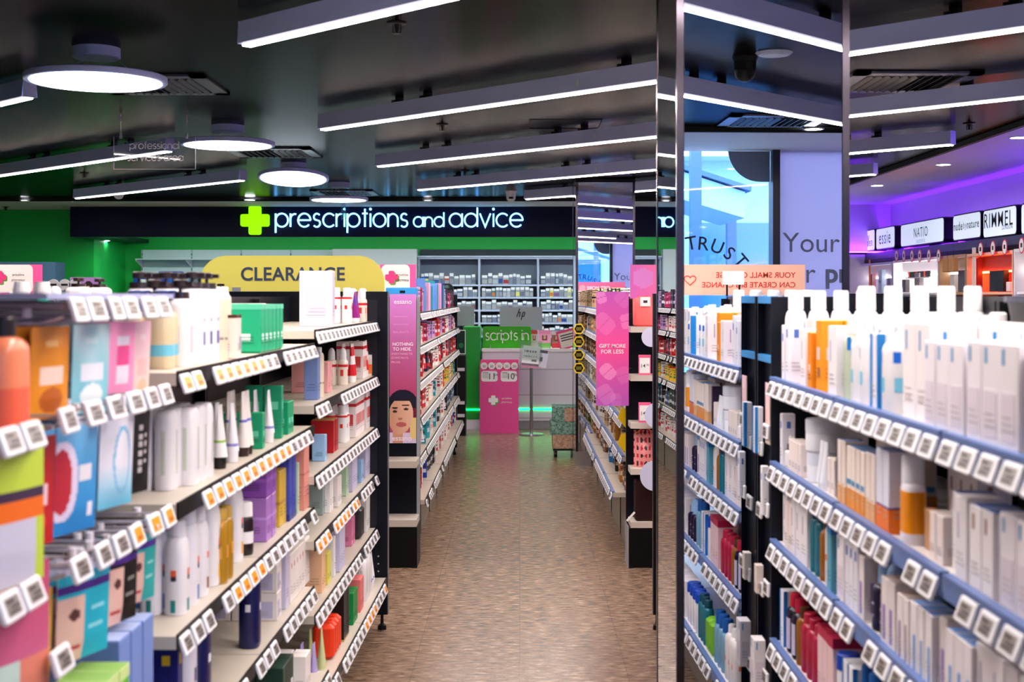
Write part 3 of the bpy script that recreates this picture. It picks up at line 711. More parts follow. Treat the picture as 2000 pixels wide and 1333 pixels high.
# pole stand with leaflet
D = 15.7
t = thing('leaflet_stand', 'chrome pole stand with round base and tilted leaflet holder', 'stand', (sx(1038, D), D, 0))
m = MB(); m.loft([(0,0,0,.145,.145),(0,0,.012,.145,.145),(0,0,.02,.12,.12),(0,0,.028,.03,.03)], CHROME, 36); m.build('base', t, smooth=True)
ph = P(0, 712, D).z; m = MB(); m.loft([(0,0,.02,.02,.02),(0,0,ph,.02,.02)], CHROME, 20); m.build('pole', t, smooth=True)
def leaf(u, v):
    if v < .12: return (190,110,150)
    if v < .22: return (90,60,90)
    if .3 < v < .38 and .55 < u < .85 or .48 < v < .56 and .1 < u < .9 and int(u*14) % 2 or .68 < v < .78 and .1 < u < .8 and int(u*18) % 3: return (90,86,96)
    return (236,236,244)
q = link('leaflet', art_mesh('leaflet', .2, .26, 20, 20, leaf), t, (-.02, -.05, ph-.04), (-.25, 0.1, 0)); 
MB().box(-.14, .12, -.03, -.024, ph-.05, ph+.27, glass_mat((.9,.95,.92), .15)).build('clear_holder', t)
q = link('price_leaflet', art_mesh('price_leaflet', .14, .2, 12, 12, lambda u, v: (60,60,80) if (.35 < v < .6 and .3 < u < .6) or (v > .8 and .1 < u < .9) else (214,214,234)), t, (.1, -.04, ph-.03), (-.25, .12, -.3))
# crates on castors
D = 13.45
t = thing('stock_trolley', 'low wheeled base carrying two patterned crates beside far column', 'trolley', (sx(1103, D), D, 0))
cw = .145
MB().box(-cw*.8, cw*.8, .03, .36, .07, .085, BLACK).build('deck', t)
for sx_ in (-1, 1):
    for y_ in (.07, .32):
        m = MB(); m.loft([(-.012,0,0,.03,.03),(.012,0,0,.03,.03)][:0] or [(0,0,-.014,.032,.032),(0,0,.014,.032,.032)], BLACK, 16, M=Matrix.Rotation(PI/2, 4, 'Y')); q = m.build('castor', t, (sx_*cw*.6, y_, .032)); MB().box(-.018,.018,-.015,.015,.0,.04,GREY).build('fork', q)
def weave(c1, c2):
    m = bpy.data.materials.new('woven_print'); m.use_nodes = True; n = m.node_tree.nodes; L = m.node_tree.links; b = n['Principled BSDF']
    tc = n.new('ShaderNodeTexCoord'); wv = n.new('ShaderNodeTexNoise'); wv.inputs['Scale'].default_value = 60; L.new(tc.outputs['Object'], wv.inputs['Vector'])
    r = n.new('ShaderNodeValToRGB'); r.color_ramp.elements[0].position = .4; r.color_ramp.elements[0].color = (*lin(c1),1); r.color_ramp.elements[1].position = .6; r.color_ramp.elements[1].color = (*lin(c2),1)
    L.new(wv.outputs['Fac'], r.inputs[0]); L.new(r.outputs[0], b.inputs['Base Color']); b.inputs['Roughness'].default_value = .6; return m
GRW = weave((60,105,95), (130,165,150)); TAN = weave((150,115,95), (190,155,130))
z = .085
for i, (h_, mm, w2, lb) in enumerate(((.14, TAN, .12, 'tan woven crate at the bottom of the trolley stack'), (.13, GRW, .14, 'green patterned crate in the middle of the trolley stack'), (.15, GRW, .12, 'green and tan crate on top of the trolley stack'))):
    m = MB(); m.rbox(2*w2, .32, h_, mm, .004)
    if i == 2: m.box(.0, w2+.001, -.162, -.159, .0, h_*.9, TAN)
    tag(m.build('crate', None, (sx(1103, D), D+.2, z)), lb, 'crate', 'crates on the stock trolley'); z += h_+.001

# ------------------------------------------------------------------ person behind the counter (seen only in the column's side mirror)
def person(x, y, rot):
    t = thing('person', 'person with short black hair in dark top behind the counter', 'person', (x, y, 0), (0, 0, rot))
    skin = mat((214,166,138), .5); shirt = mat((24,26,34), .7)
    m = MB()
    body = [(0,0,.0,.09,.13,shirt),(0,0,.06,.1,.1,shirt),(0,0,.5,.13,.1,shirt),(0,0,.85,.17,.11,shirt),(0,0,1.0,.155,.105,shirt),(0,0,1.2,.175,.115,shirt),(0,0,1.33,.19,.11,shirt),(0,0,1.395,.15,.085,shirt),(0,0,1.42,.06,.055,shirt),(0,0,1.47,.052,.052,skin),(0,-.01,1.5,.055,.06,skin),(0,-.015,1.53,.066,.085,skin),(0,-.015,1.58,.076,.098,skin),(0,-.01,1.64,.079,.1,skin),(0,0,1.70,.07,.092,skin),(0,0,1.735,.04,.055,skin)]
    m.loft(body, shirt, 28)
    for s_ in (-1, 1):   # arms down, hands resting on the counter edge
        m.loft([(s_*.15,0,1.37,.05,.05),(s_*.2,0,1.34,.055,.055),(s_*.225,0,1.2,.046,.048),(s_*.235,-.01,1.08,.042,.042),(s_*.235,-.05,1.0,.037,.037),(s_*.22,-.1,.95,.03,.03)][::-1], shirt, 14)
        m.loft([(s_*.2,-.2,.93,.018,.03,skin),(s_*.21,-.15,.95,.035,.025,skin),(s_*.22,-.1,.96,.03,.03,skin)], skin, 12)
        for k in range(4): m.tube([(s_*(.185+.014*k),-.18,.945),(s_*(.18+.015*k),-.225-.008*(k % 3),.94),(s_*(.18+.015*k),-.25-.008*(k % 3),.925)], .008, skin, 7)
        m.tube([(s_*.185,-.14,.945),(s_*.165,-.17,.94),(s_*.16,-.195,.93)], .009, skin, 7)
    m.tube([(0,-.105,1.62),(0,-.125,1.585),(0,-.108,1.578)], .011, skin, 8)
    for s_ in (-1, 1): m.loft([(s_*.079,.0,1.585,.008,.016),(s_*.084,.0,1.61,.011,.02),(s_*.08,.0,1.635,.006,.012)], skin, 8)
    m.build('body', t, smooth=True)
    m = MB(); blk = mat((14,12,14), .4)
    m.loft([(0,.02,1.6,.083,.09),(0,.015,1.66,.09,.1),(0,.005,1.71,.088,.108),(0,.0,1.75,.065,.085),(0,0,1.77,.03,.04)], blk, 28); m.build('hair', t, smooth=True)
    m = MB()
    for s_ in (-1, 1): m.loft([(s_*.03,-.107,1.617,.012,.004),(s_*.03,-.109,1.622,.014,.004),(s_*.03,-.107,1.627,.01,.003)], WHITE, 10); m.loft([(s_*.03,-.1115,1.618,.005,.002),(s_*.03,-.1115,1.626,.005,.002)], blk, 8); m.box(s_*.012, s_*.048, -.108, -.1, 1.64, 1.645, blk)
    m.build('eyes', t)
    m = MB(); m.loft([(0,-.1,1.548,.018,.008),(0,-.104,1.556,.024,.008),(0,-.1,1.564,.016,.006)], mat((170,80,80), .5), 12); m.build('lips', t)
person(-.93, 17.35, .05)

# ------------------------------------------------------------------ price tags and shelving bays
def tag_mesh(scr):
    m = MB(); m.rbox(.078, .009, .044, TAGW, .003); m.box(-.026, .026, -.0052, -.0045, .008, .036, scr)
    if scr is SCREEN:
        for (a, b, c, d) in ((-.018,.016,.012,.016),(-.01,.022,.019,.023),(-.02,.008,.027,.032)): m.box(a, b, -.0056, -.0052, c, d, INK)
    else: m.box(-.014, .014, -.0056, -.0052, .012, .02, mat((180,90,20), .4))
    me = m.mesh('price_tag'); return me
TG, TO = tag_mesh(SCREEN), tag_mesh(ORANGE_S)
XLf = lambda D: -.711+.0133*(D-4.69)          # front line of the near left rack (slightly skewed)
XRf = lambda D: .733
FLf = lambda D: -.62
FRf = lambda D: .63
ORD = ['first','second','third','fourth','fifth','sixth','seventh','eighth','ninth','tenth','eleventh','twelfth','thirteenth','fourteenth','fifteenth','sixteenth','seventeenth','eighteenth','nineteenth','twentieth']
def ordn(i): return ORD[i] if i < 20 else ('twenty-'+ORD[i-20] if i-20 < 9 else ('thirty-'+ORD[i-30] if 30 <= i < 39 else ('thirtieth' if i == 29 else 'farthest')))
def bay(side, D0, D1, zs, Xf, label, depth=.40, orange=None, gapp=.12, shelfc=None, blue=None, back=True, kick=True, tagp=.9, group=None, H=1.60, baseout=.05, hook=False, tilt=.35):
    """one bay of gondola shelving; local x runs along the aisle, local y into the shelf"""
    shelfc = shelfc or mat((196,188,176), .4); L = D1-D0
    if side < 0:
        ang = PI/2-math.atan2(Xf(D1)-Xf(D0), L) ; loc = (Xf(D0), D0, 0); d2l = lambda D: (D-D0)
    else:
        ang = -PI/2; loc = (Xf(D1), D1, 0); d2l = lambda D: (D1-D)
    t = thing('shelving_bay', label, 'shelving', loc, (0, 0, ang), group)
    MB().box(0, L, depth, depth+.03, .06, H, NAVYBLK).build('back_panel', t)
    for X in (0.0, L-.02): MB().box(X, X+.02, depth-.03, depth, 0, H-.01, BLACK).build('upright', t)
    if kick:
        m = MB(); m.box(.002, L-.002, .055, depth, .0, zs[-1]-.03, mat((150,140,128), .35)); m.box(.0, .004, .05, .056, 0, zs[-1]-.04, BLACK); m.build('kick_plate', t)
    for i, z in enumerate(zs):
        out = -baseout if i == len(zs)-1 else 0
        m = MB(); m.box(.003, L-.003, out, depth, z-.028, z, shelfc); m.box(.003, L-.003, out-.004, out, z-.034, z+.004, blue or BLACK)
        if blue: m.box(.003, L-.003, out-.006, out+.012, z, z+.008, blue)
        s_ = m.build('shelf', t)
        n = int(L/.092)
        j = 0
        while j < n:
            x = (j+.5)*L/n
            if R.random() < gapp: j += 1; continue
            isor = orange and orange(i, x)
            q = link('price_tag', TO if isor else TG, s_, (x, out-.018, z-.046), (-tilt, 0, 0))
            j += 1
    return t

# ------------------------------------------------------------------ product makers (front faces -y, width along x)
protos = {}
def reg(key, name, cat, desc, w_, d_, root, parts=()):
    protos[key] = dict(name=name, cat=cat, desc=desc, w=w_, d=d_, root=root, parts=list(parts)); return key
def carton(key, desc, w_, d_, h_, c, bands=(), patches=(), top=None, name='carton', cat='box', lines=True, r=.0018):
    m = MB(); m.rbox(w_, d_, h_, mat(c, .4), r, topm=mat(top, .4) if top else None); e = .0005
    for (a, b, cc) in bands: m.box(-w_/2-e, w_/2+e, -d_/2-e, d_/2+e, a*h_, b*h_, mat(cc, .4))
    for (x0, x1, a, b, cc) in patches:
        mm = mat(cc, .4); m.box(-w_/2+x0*w_, -w_/2+x1*w_, -d_/2-2*e, -d_/2, a*h_, b*h_, mm)
        for sg in (-1, 1): m.box(sg*(w_/2), sg*(w_/2+2*e), -d_/2+x0*d_, -d_/2+x1*d_, a*h_, b*h_, mm)
    if lines:
        lc = mat(tuple(int(v*.72) for v in c), .5)
        for k, zz in enumerate((.2, .26, .32)):
            m.box(-w_*.3, w_*(.3-.07*k), -d_/2-3*e, -d_/2, zz*h_, zz*h_+.002, lc)
            for sg in (-1, 1): m.box(sg*(w_/2), sg*(w_/2+3*e), -d_*.3, d_*(.3-.07*k), zz*h_, zz*h_+.002, lc)
    return reg(key, name, cat, desc, w_, d_, m.mesh(name))
def bottle(key, desc, rx, ry, h_, c, capc, ch=.03, cr=None, shoulder=.82, bands=(), patches=(), cap='round', name='bottle', cat='bottle', rough=.3, trans=0., pw=1.0, neck=None, lines=True):
    body = mat(c, rough, 0, 0, 1, .5, 0, trans); bh = h_-ch; sh = bh*shoulder; cr = cr or rx*.6; nk = neck or cr*.85
    zs = sorted(set([.006, sh]+[a*bh for a, b, cc in bands]+[b*bh for a, b, cc in bands])); rings = [(0,0,0,rx*.93,ry*.93,None,pw),(0,0,.005,rx,ry,None,pw)]
    for i in range(1, len(zs)):
        mid = (zs[i]+zs[i-1])/2; mm = None
        for a, b, cc in bands:
            if a*bh-1e-6 <= mid <= b*bh+1e-6: mm = mat(cc, rough)
        rings.append((0,0,zs[i],rx,ry,mm,pw))
    for k in range(1, 6):
        a = k/5*PI/2; rings.append((0,0,sh+(bh-sh)*math.sin(a)*.92, nk+(rx-nk)*math.cos(a), nk+(ry-nk)*math.cos(a), None, 1+(pw-1)*(1-k/5)))
    rings.append((0,0,bh,nk,nk))
    m = MB(); m.loft(rings, body, 20)
    for (a0, a1, z0, z1, cc) in patches:      # angles around the front in degrees
        for base in (270,)+((0,180)):
            A0, A1 = math.radians(base+a0), math.radians(base+a1); nn = 6; mm = mat(cc, .4); b = len(m.v); kk = m.mi(mm)
            for z in (z0*bh, z1*bh):
                for i in range(nn+1):
                    a = A0+(A1-A0)*i/nn; m.v.append(((rx+.0006)*math.cos(a), (ry+.0006)*math.sin(a), z))
            for i in range(nn): m.f.append((b+i, b+i+1, b+nn+2+i, b+nn+1+i)); m.m.append(kk)
    me = m.mesh(name, True); parts = []; cm = mat(capc, .35); z = bh-.002
    p = MB()
    if cap == 'round': p.loft([(0,0,z,cr,cr),(0,0,z+ch*.9,cr*.97,cr*.97),(0,0,z+ch,cr*.85,cr*.85)], cm, 18); pn = 'cap'
    elif cap == 'dome': p.loft([(0,0,z,cr,cr),(0,0,z+ch*.6,cr*.95,cr*.95),(0,0,z+ch*.85,cr*.7,cr*.7),(0,0,z+ch,cr*.25,cr*.25)], cm, 18); pn = 'cap'
    elif cap == 'pump':
        p.loft([(0,0,z,cr,cr),(0,0,z+ch*.35,cr*.95,cr*.95)], cm, 16); p.loft([(0,0,z+ch*.35,.004,.004),(0,0,z+ch*.75,.004,.004)], cm, 8)
        p.loft([(0,0,z+ch*.6,.016,.016),(0,0,z+ch*.95,.016,.016),(0,0,z+ch,.012,.012)], cm, 14); p.box(-.007, .007, -.03, 0, z+ch*.66, z+ch*.9, cm); pn = 'pump'
    elif cap == 'dropper':
        p.loft([(0,0,z,cr,cr),(0,0,z+ch*.45,cr,cr)], cm, 14); p.loft([(0,0,z+ch*.45,cr*.6,cr*.6),(0,0,z+ch*.8,cr*.62,cr*.62),(0,0,z+ch,cr*.3,cr*.3)], WHITE, 12); pn = 'dropper'
    elif cap == 'trigger':
        p.loft([(0,0,z,cr,cr),(0,0,z+ch*.4,cr,cr)], cm, 14); p.box(-.012, .012, -.04, .02, z+ch*.4, z+ch, cm); p.box(-.005,.005,-.035,-.028,z-.01,z+ch*.4,cm); pn = 'trigger'
    parts.append((pn, p.mesh(pn, True)))
    return reg(key, name, cat, desc, 2*rx, 2*ry, me, parts)
def tubep(key, desc, w_, h_, c, capc, ch=.028, bands=(), inv=False, name='squeeze_tube', cat='tube', capon='bottom'):
    m = MB(); body = mat(c, .32); r = w_/2; z0 = ch; H_ = h_-ch; rings = []
    lv = sorted(set([0, .12, .4, .7, 1]+[a for a, b, q in bands]+[b for a, b, q in bands]))
    for i, f in enumerate(lv):
        mm = None
        if i:
            mid = (lv[i]+lv[i-1])/2
            for a, b, q in bands:
                if a <= mid <= b: mm = mat(q, .35)
        rings.append((0,0,z0+H_*f, r*(.86+.16*f), r*.75*(1-f)+.0015, mm))
    m.loft(rings, body, 20); me = m.mesh(name, True)
    p = MB(); p.loft([(0,0,0,r*.72,r*.62),(0,0,.002,r*.76,r*.66),(0,0,ch,r*.8,r*.7)], mat(capc, .35), 18)
    return reg(key, name, cat, desc, w_*1.04, w_*.8, me, [('cap', p.mesh('cap', True))])
def jar(key, desc, r, h_, c, lidc, name='jar'):
    m = MB(); m.loft([(0,0,0,r*.94,r*.94),(0,0,.004,r,r),(0,0,h_*.55,r,r),(0,0,h_*.6,r*.96,r*.96)], mat(c, .3), 26); p = MB(); p.loft([(0,0,h_*.6,r*1.01,r*1.01),(0,0,h_-.003,r*1.01,r*1.01),(0,0,h_,r*.95,r*.95)], mat(lidc, .3), 26)
    return reg(key, name, 'jar', desc, 2*r, 2*r, m.mesh(name, True), [('lid', p.mesh('lid', True))])
def pouch(key, desc, w_, h_, fn, name='sachet', cat='sachet', b=.006, header=None):
    me = art_mesh(name, w_, h_, 36, 46, fn, bulge=lambda u, v: b*math.sin(PI*u)*min(1, math.sin(PI*v)*1.6)+.0008)
    return reg(key, name, cat, desc, w_, .02, me)

def put(key, X, Y, Z, rot, label, group=None, scale=None, rx=0):
    p = protos[key]; o = link(p['name'], p['root'], None, (X, Y, Z), (rx, 0, rot), scale); tag(o, label, p['cat'], group)
    for n_, me in p['parts']: link(n_, me, o)
    return o
cnt = {}
def row(side, Xf, z, shelf, items, grp):
    """items: (key, px of the aisle side edge, n along, n deep, s front setback)"""
    for it in items:
        key, px, na, nd = it[:4]; s0 = it[4] if len(it) > 4 else .02; sc_ = it[5] if len(it) > 5 else None
        p = protos[key]; sz_ = sc_ or 1; w_, d_ = p['w']*sz_, p['d']*sz_
        X0 = (Xf(3.5)-s0) if side < 0 else (Xf(3.5)+s0)
        D = F*X0/(px-VX)
        for a in range(na):
            Da = D+w_/2+a*(w_+.003)*(1)
            for b in range(nd):
                xx = Xf(Da)+side*(s0+d_/2+b*(d_+.004))
                k = (key, shelf, b); i = cnt.get(k, 0); cnt[k] = i+1
                if b == 0: lb = f"{p['desc']}, {ordn(i)} from camera, {shelf}"
                else: lb = f"{p['desc']}, {ordn(i)}, {'second' if b == 1 else 'third'} row, {shelf}"
                j = R.uniform(-.05, .05)
                put(key, xx, Da, z+.0005, (PI/2 if side < 0 else -PI/2)+j, lb, f"{p['desc']} on {shelf}", (sz_, sz_, sz_) if sc_ else None)

# ------------------------------------------------------------------ product kinds
C_ = carton
WB = (236,236,242)
bottle('pump_white', 'white lotion pump bottle', .036, .028, .205, (240,238,240), (44,30,30), ch=.045, cap='pump', patches=((-30,30,.2,.6,(205,200,206)),), shoulder=.86, pw=.8)
bottle('pump_white_tall', 'tall white lotion bottle, dark cap', .034, .03, .225, (242,240,244), (46,36,44), ch=.04, cr=.024, cap='pump', patches=((-22,10,.25,.42,(90,90,170)),(-20,20,.55,.6,(190,186,200))), shoulder=.8, pw=.8)
bottle('pump_cream', 'cream bottle with blue band', .036, .028, .18, (216,196,160), (30,60,120), ch=.05, cap='pump', bands=((.22,.42,(110,190,214)),), shoulder=.9, pw=.7)
bottle('slim_cream', 'slim ivory bottle', .02, .02, .19, (228,214,190), (236,232,228), ch=.02, shoulder=.9, patches=((-40,40,.3,.34,(150,140,130)),))
C_('box_ivory', 'ivory carton with barcode panel', .075, .09, .115, (232,224,214), bands=((.93,1.0,(80,44,34)),), patches=((.55,.95,.2,.5,(170,168,190)),))
C_('box_cream_low', 'low cream carton', .09, .12, .14, (236,226,206))
pouch('pouch_green', 'glossy green sachet pack', .10, .145, lambda u, v: (232,240,236) if .38 < u < .62 and .3 < v < .42 else ((110,220,180) if (u < .06 or u > .94 or v > .93) else (18,168,118)), b=.012)
C_('box_green_pack', 'green wipes pack', .055, .1, .14, (22,172,122), bands=((.9,1.0,(90,205,165)),), patches=((.3,.7,.25,.4,(220,240,232)),), name='wipes_pack', cat='pack', r=.006)
C_('box_white_big', 'large white gift carton, pink edges', .09, .13, .22, (224,216,236), patches=((.2,.8,.25,.7,(208,200,226)),))
bottle('white_red', 'white bottle with red band', .03, .022, .16, (244,244,246), (240,240,244), ch=.035, bands=((.86,.93,(220,40,40)),), patches=((-35,35,.5,.64,(226,50,50)),), pw=.7)
tubep('purple_tube', 'purple and magenta tube', .045, .14, (150,30,130), (240,240,244), bands=((.5,.8,(110,60,170)),), ch=.02)
bottle('white_dome', 'white bottle with dome cap', .026, .022, .16, (238,226,214), (240,240,246), ch=.05, cap='dome', bands=((.7,.8,(220,40,50)),), patches=((-40,40,.35,.6,(226,60,50)),), pw=.8)
C_('brush_box', 'tan carton with dark red lid', .03, .04, .13, (214,190,150), bands=((.7,1.0,(120,20,30)),), patches=((.2,.8,.35,.6,(200,40,50)),))
bottle('white_plain', 'plain white shampoo bottle', .034, .024, .185, (236,234,240), (236,234,240), ch=.002, shoulder=.84, patches=((-8,14,.2,.75,(196,204,190)),), pw=.7)
tubep('tube_black', 'white tube with black cap', .05, .165, (238,238,238), (20,18,20), bands=((.28,.33,(150,190,90)),), ch=.03)
tubep('tube_white', 'white squeeze tube', .046, .16, (240,238,244), (236,234,240), bands=((.1,.16,(140,140,210)),), ch=.03)
tubep('tube_brown', 'slanted white tube, brown cap', .045, .18, (238,232,228), (54,32,32), bands=((.45,.5,(110,110,200)),), ch=.025)
C_('box_green', 'green carton', .045, .06, .105, (20,158,110), patches=((.2,.8,.3,.5,(100,206,168)),))
C_('box_green_tall', 'tall green carton', .04, .055, .165, (22,150,108), patches=((.2,.8,.55,.7,(100,206,168)),))
C_('box_slate', 'tall slate blue carton', .06, .05, .175, (110,132,186))
C_('box_pink', 'pale pink carton', .06, .07, .12, (232,166,168))
tubep('tube_red', 'red and white tube', .042, .17, (216,34,40), (246,246,246), bands=((.35,.62,(240,236,236)),(.9,1,(240,240,240))), ch=.03)
C_('box_redwhite', 'white carton with red stripes', .03, .06, .17, (240,232,232), bands=((.8,.88,(200,30,40)),), patches=((.2,.8,.3,.6,(206,60,60)),))
C_('box_orange_small', 'small orange and white carton', .04, .05, .10, (240,236,232), bands=((.1,.55,(240,130,50)),))
bottle('shampoo', 'white flip-top shampoo bottle', .036, .026, .235, (238,236,244), (240,238,246), ch=.04, cr=.02, cap='round', patches=((-30,30,.06,.24,(70,120,190)),(-14,14,.5,.58,(230,96,60)),(-14,14,.44,.5,(50,44,60))), shoulder=.78, pw=.7)
bottle('shampoo_teal', 'white shampoo bottle, teal corner', .036, .026, .215, (238,236,244), (240,238,246), ch=.035, cr=.02, patches=((-34,10,.04,.2,(20,130,130)),(-14,14,.5,.58,(230,96,60)),(-14,14,.44,.5,(50,44,60))), shoulder=.78, pw=.7)
bottle('shampoo_yellow', 'white shampoo bottle, yellow label', .036, .026, .25, (240,238,244), (240,238,246), ch=.045, cr=.02, patches=((-30,30,.1,.26,(244,180,20)),(-14,14,.5,.58,(230,96,60)),(-14,14,.44,.5,(50,44,60))), shoulder=.78, pw=.7)
bottle('shampoo_brown', 'white shampoo bottle, brown label', .036, .026, .22, (238,236,244), (240,238,246), ch=.035, cr=.02, patches=((-30,30,.1,.25,(130,70,40)),(-14,14,.5,.58,(230,96,60))), shoulder=.78, pw=.7)
bottle('gold_oil', 'golden oil bottle', .028, .02, .19, (176,130,30), (190,150,60), ch=.03, rough=.12, patches=((-25,25,.4,.6,(220,150,60)),))
bottle('dark_white', 'dark bottle with white label', .026, .026, .15, (36,22,24), (240,238,240), ch=.04, cr=.024, bands=((.3,.6,(238,236,240)),))
C_('box_purple', 'purple gift carton', .075, .10, .11, (150,84,190), top=(200,110,120), bands=((.42,.5,(176,110,214)),))
C_('box_lilac', 'lilac and pink carton', .075, .10, .13, (172,120,200), top=(206,120,130), bands=((.5,.56,(196,150,226)),))
C_('box_yellow', 'ochre yellow carton', .06, .09, .175, (212,176,62), bands=((.4,.45,(180,140,60)),))
C_('box_blue_cube', 'royal blue carton', .06, .09, .22, (58,74,176), bands=((.0,.1,(36,50,140)),))
C_('box_mint', 'mint green carton', .04, .07, .17, (176,206,176))
C_('box_pinktall', 'tall salmon pink carton', .045, .05, .24, (222,144,132), bands=((.5,.52,(190,110,100)),))
C_('box_black_gold', 'black carton with gold lid', .09, .12, .06, (36,28,24), top=(208,164,70))
C_('box_red', 'dark red carton, gold top', .07, .09, .13, (176,18,28), top=(204,160,90))
C_('box_white_s', 'small white carton', .045, .05, .12, (236,230,230))
C_('box_white_m', 'white carton', .05, .06, .155, (238,234,236))
C_('box_grey_mint', 'grey green carton', .05, .06, .15, (146,164,160))
C_('box_peach', 'peach carton', .04, .06, .165, (236,188,150))
C_('box_lime', 'lime yellow carton', .04, .06, .12, (220,212,96))
C_('box_lavender', 'pale lavender carton', .05, .07, .19, (202,198,228))
C_('box_skyblue', 'light blue carton', .04, .05, .10, (150,190,232))
C_('box_navy', 'tall navy blue carton', .05, .06, .22, (14,20,110), patches=((.3,.6,.8,.9,(230,190,40)),))
C_('box_white_flat', 'stacked white flat carton', .08, .14, .085, (230,222,220), top=(240,236,232), patches=((.1,.5,.1,.7,(186,182,216)),))
C_('box_spot', 'white spotted carton', .05, .07, .16, (236,228,226), patches=((.4,.5,.7,.8,(190,40,50)),))
bottle('lotion_navy', 'navy blue lotion bottle', .04, .03, .24, (12,18,84), (14,20,90), ch=.03, cr=.02, patches=((-30,30,.5,.6,(230,232,240)),), pw=.7)
bottle('lotion_white', 'white lotion bottle, navy oval label', .04, .03, .25, (226,224,240), (20,30,110), ch=.035, cr=.022, patches=((-26,26,.45,.6,(30,30,110)),), pw=.7)
bottle('lotion_lilac', 'lilac lotion bottle', .038, .03, .25, (186,172,222), (40,40,130), ch=.035, cr=.022, patches=((-26,26,.45,.6,(60,40,130)),), pw=.7)
bottle('lotion_tan', 'tan lotion bottle', .038, .03, .24, (206,160,96), (230,230,240), ch=.03, cr=.022, patches=((-26,26,.45,.6,(40,40,120)),), pw=.7)
C_('box_darkgreen', 'dark green and cream carton', .055, .08, .19, (10,52,42), bands=((0,.42,(230,214,196)),), patches=((.25,.75,.5,.64,(220,226,226)),))
tubep('tube_lilac', 'lilac hand cream tube', .045, .15, (170,156,214), (60,50,70), ch=.02)
tubep('tube_pistachio', 'pale green hand cream tube', .045, .16, (204,212,158), (220,226,190), ch=.02)
C_('pack_orange', 'crinkled orange red pouch pack', .05, .08, .13, (232,58,20), r=.014, name='refill_pouch', cat='pouch', lines=False)
C_('box_black', 'black slim carton', .035, .06, .19, (16,14,18), bands=((.0,.04,(180,150,90)),))
C_('box_emerald', 'emerald green carton', .045, .05, .13, (10,128,60))
C_('box_rose', 'rose pink carton', .035, .05, .14, (226,120,120))
C_('brush_bag', 'black folded brush bag', .12, .06, .14, (58,56,60), r=.012, name='brush_bag', cat='bag', lines=False)
C_('box_pinkglow', 'pink gift carton', .06, .08, .12, (224,130,170))
jar('jar_white', 'large white cream jar', .05, .085, (232,236,246), (226,232,246))
# right hand rack
bottle('spray_white', 'tall white spray bottle', .031, .031, .26, (240,240,248), (240,240,246), ch=.055, cr=.022, cap='round', shoulder=.8, neck=.019, patches=((-26,-14,.45,.62,(10,120,220)),))
bottle('spray_white_b', 'tall white bottle, square cap', .031, .031, .268, (238,238,246), (242,242,246), ch=.06, cr=.022, cap='round', shoulder=.8, neck=.019, patches=((-26,-14,.5,.62,(30,70,220)),))
C_('r_tube_box', 'slim white carton', .035, .04, .16, (232,232,242), patches=((.35,.65,.72,.85,(70,110,190)),), name='skincare_box')
C_('r_pinkbox', 'soft pink carton', .06, .06, .15, (236,206,206), bands=((0,.72,(226,190,196)),), name='skincare_box')
C_('r_white_w', 'wide white carton', .065, .07, .155, (238,234,240), patches=((.3,.36,.5,.8,(170,160,200)),), name='skincare_box')
C_('r_orange_s', 'slim orange carton', .04, .045, .135, (236,140,14), patches=((.3,.75,.3,.45,(246,214,190)),), name='skincare_box')
C_('r_orange_l', 'tall orange carton', .05, .05, .165, (244,150,10), patches=((.25,.8,.45,.62,(246,200,190)),(.4,.8,.22,.34,(140,100,80))), name='skincare_box')
bottle('r_clear', 'clear pale green bottle', .03, .03, .2, (196,210,186), (236,236,242), ch=.045, cr=.022, rough=.12, patches=((-60,-40,.75,.95,(20,120,210)),))
bottle('r_pump', 'white pump bottle, blue marks', .03, .03, .2, (236,236,240), (244,244,246), ch=.05, cap='pump', patches=((-30,0,.7,.85,(10,110,220)),(-25,20,.3,.5,(120,196,226))))
C_('r_bluestripe', 'white carton with blue stripe', .045, .05, .155, (232,234,246), patches=((.0,.35,.0,1.0,(10,130,210)),), name='skincare_box')
C_('r_big', 'large white carton, blue mark', .085, .09, .19, (240,234,236), patches=((.28,.36,.72,.92,(20,140,206)),(.2,.6,.2,.25,(214,200,206))), name='skincare_box')
C_('r_big_front', 'white carton with lilac label', .07, .07, .16, (236,232,240), patches=((.2,.3,.8,.95,(20,150,214)),(.15,.85,.1,.55,(222,214,228))), name='skincare_box')
bottle('r_dropper', 'small dropper bottle', .018, .018, .10, (236,228,232), (30,20,26), ch=.045, cap='dropper', bands=((0,.12,(40,24,32)),))
C_('r_small', 'small white serum carton', .04, .045, .095, (238,226,222), name='skincare_box')
C_('r_serum', 'white carton, orange base', .04, .05, .155, (240,228,220), bands=((0,.34,(236,150,50)),), top=(60,130,200), patches=((.1,.9,.4,.48,(60,140,190)),), name='skincare_box')
C_('r_serum2', 'white carton, orange dots', .04, .05, .16, (236,224,216), bands=((0,.3,(232,176,120)),), top=(110,140,200), name='skincare_box')
C_('r_dark', 'dark plum carton', .028, .06, .155, (46,30,66), name='skincare_box')
C_('r_orangebase', 'white and orange carton', .05, .055, .18, (224,226,244), bands=((0,.3,(238,120,10)),(.3,.32,(50,20,160))), top=(120,140,206), name='skincare_box')
bottle('r_sun', 'orange and white sun lotion bottle', .034, .024, .19, (240,236,244), (240,242,250), ch=.06, cr=.024, bands=((.18,.86,(244,150,6)),), pw=.7)
C_('r_tan', 'tan paper sample pack', .05, .02, .07, (190,142,98), lines=False, name='skincare_box')
C_('r_bluetop', 'white carton, blue top', .06, .07, .15, (240,236,240), top=(96,130,200), patches=((.3,.45,.72,.9,(150,100,80)),), name='skincare_box')
tubep('r_tube', 'white tube with narrow cap', .04, .13, (236,240,250), (236,240,250), ch=.02)
bottle('r_teal', 'teal lotion bottle', .028, .022, .18, (14,110,130), (10,70,90), ch=.03, rough=.2)
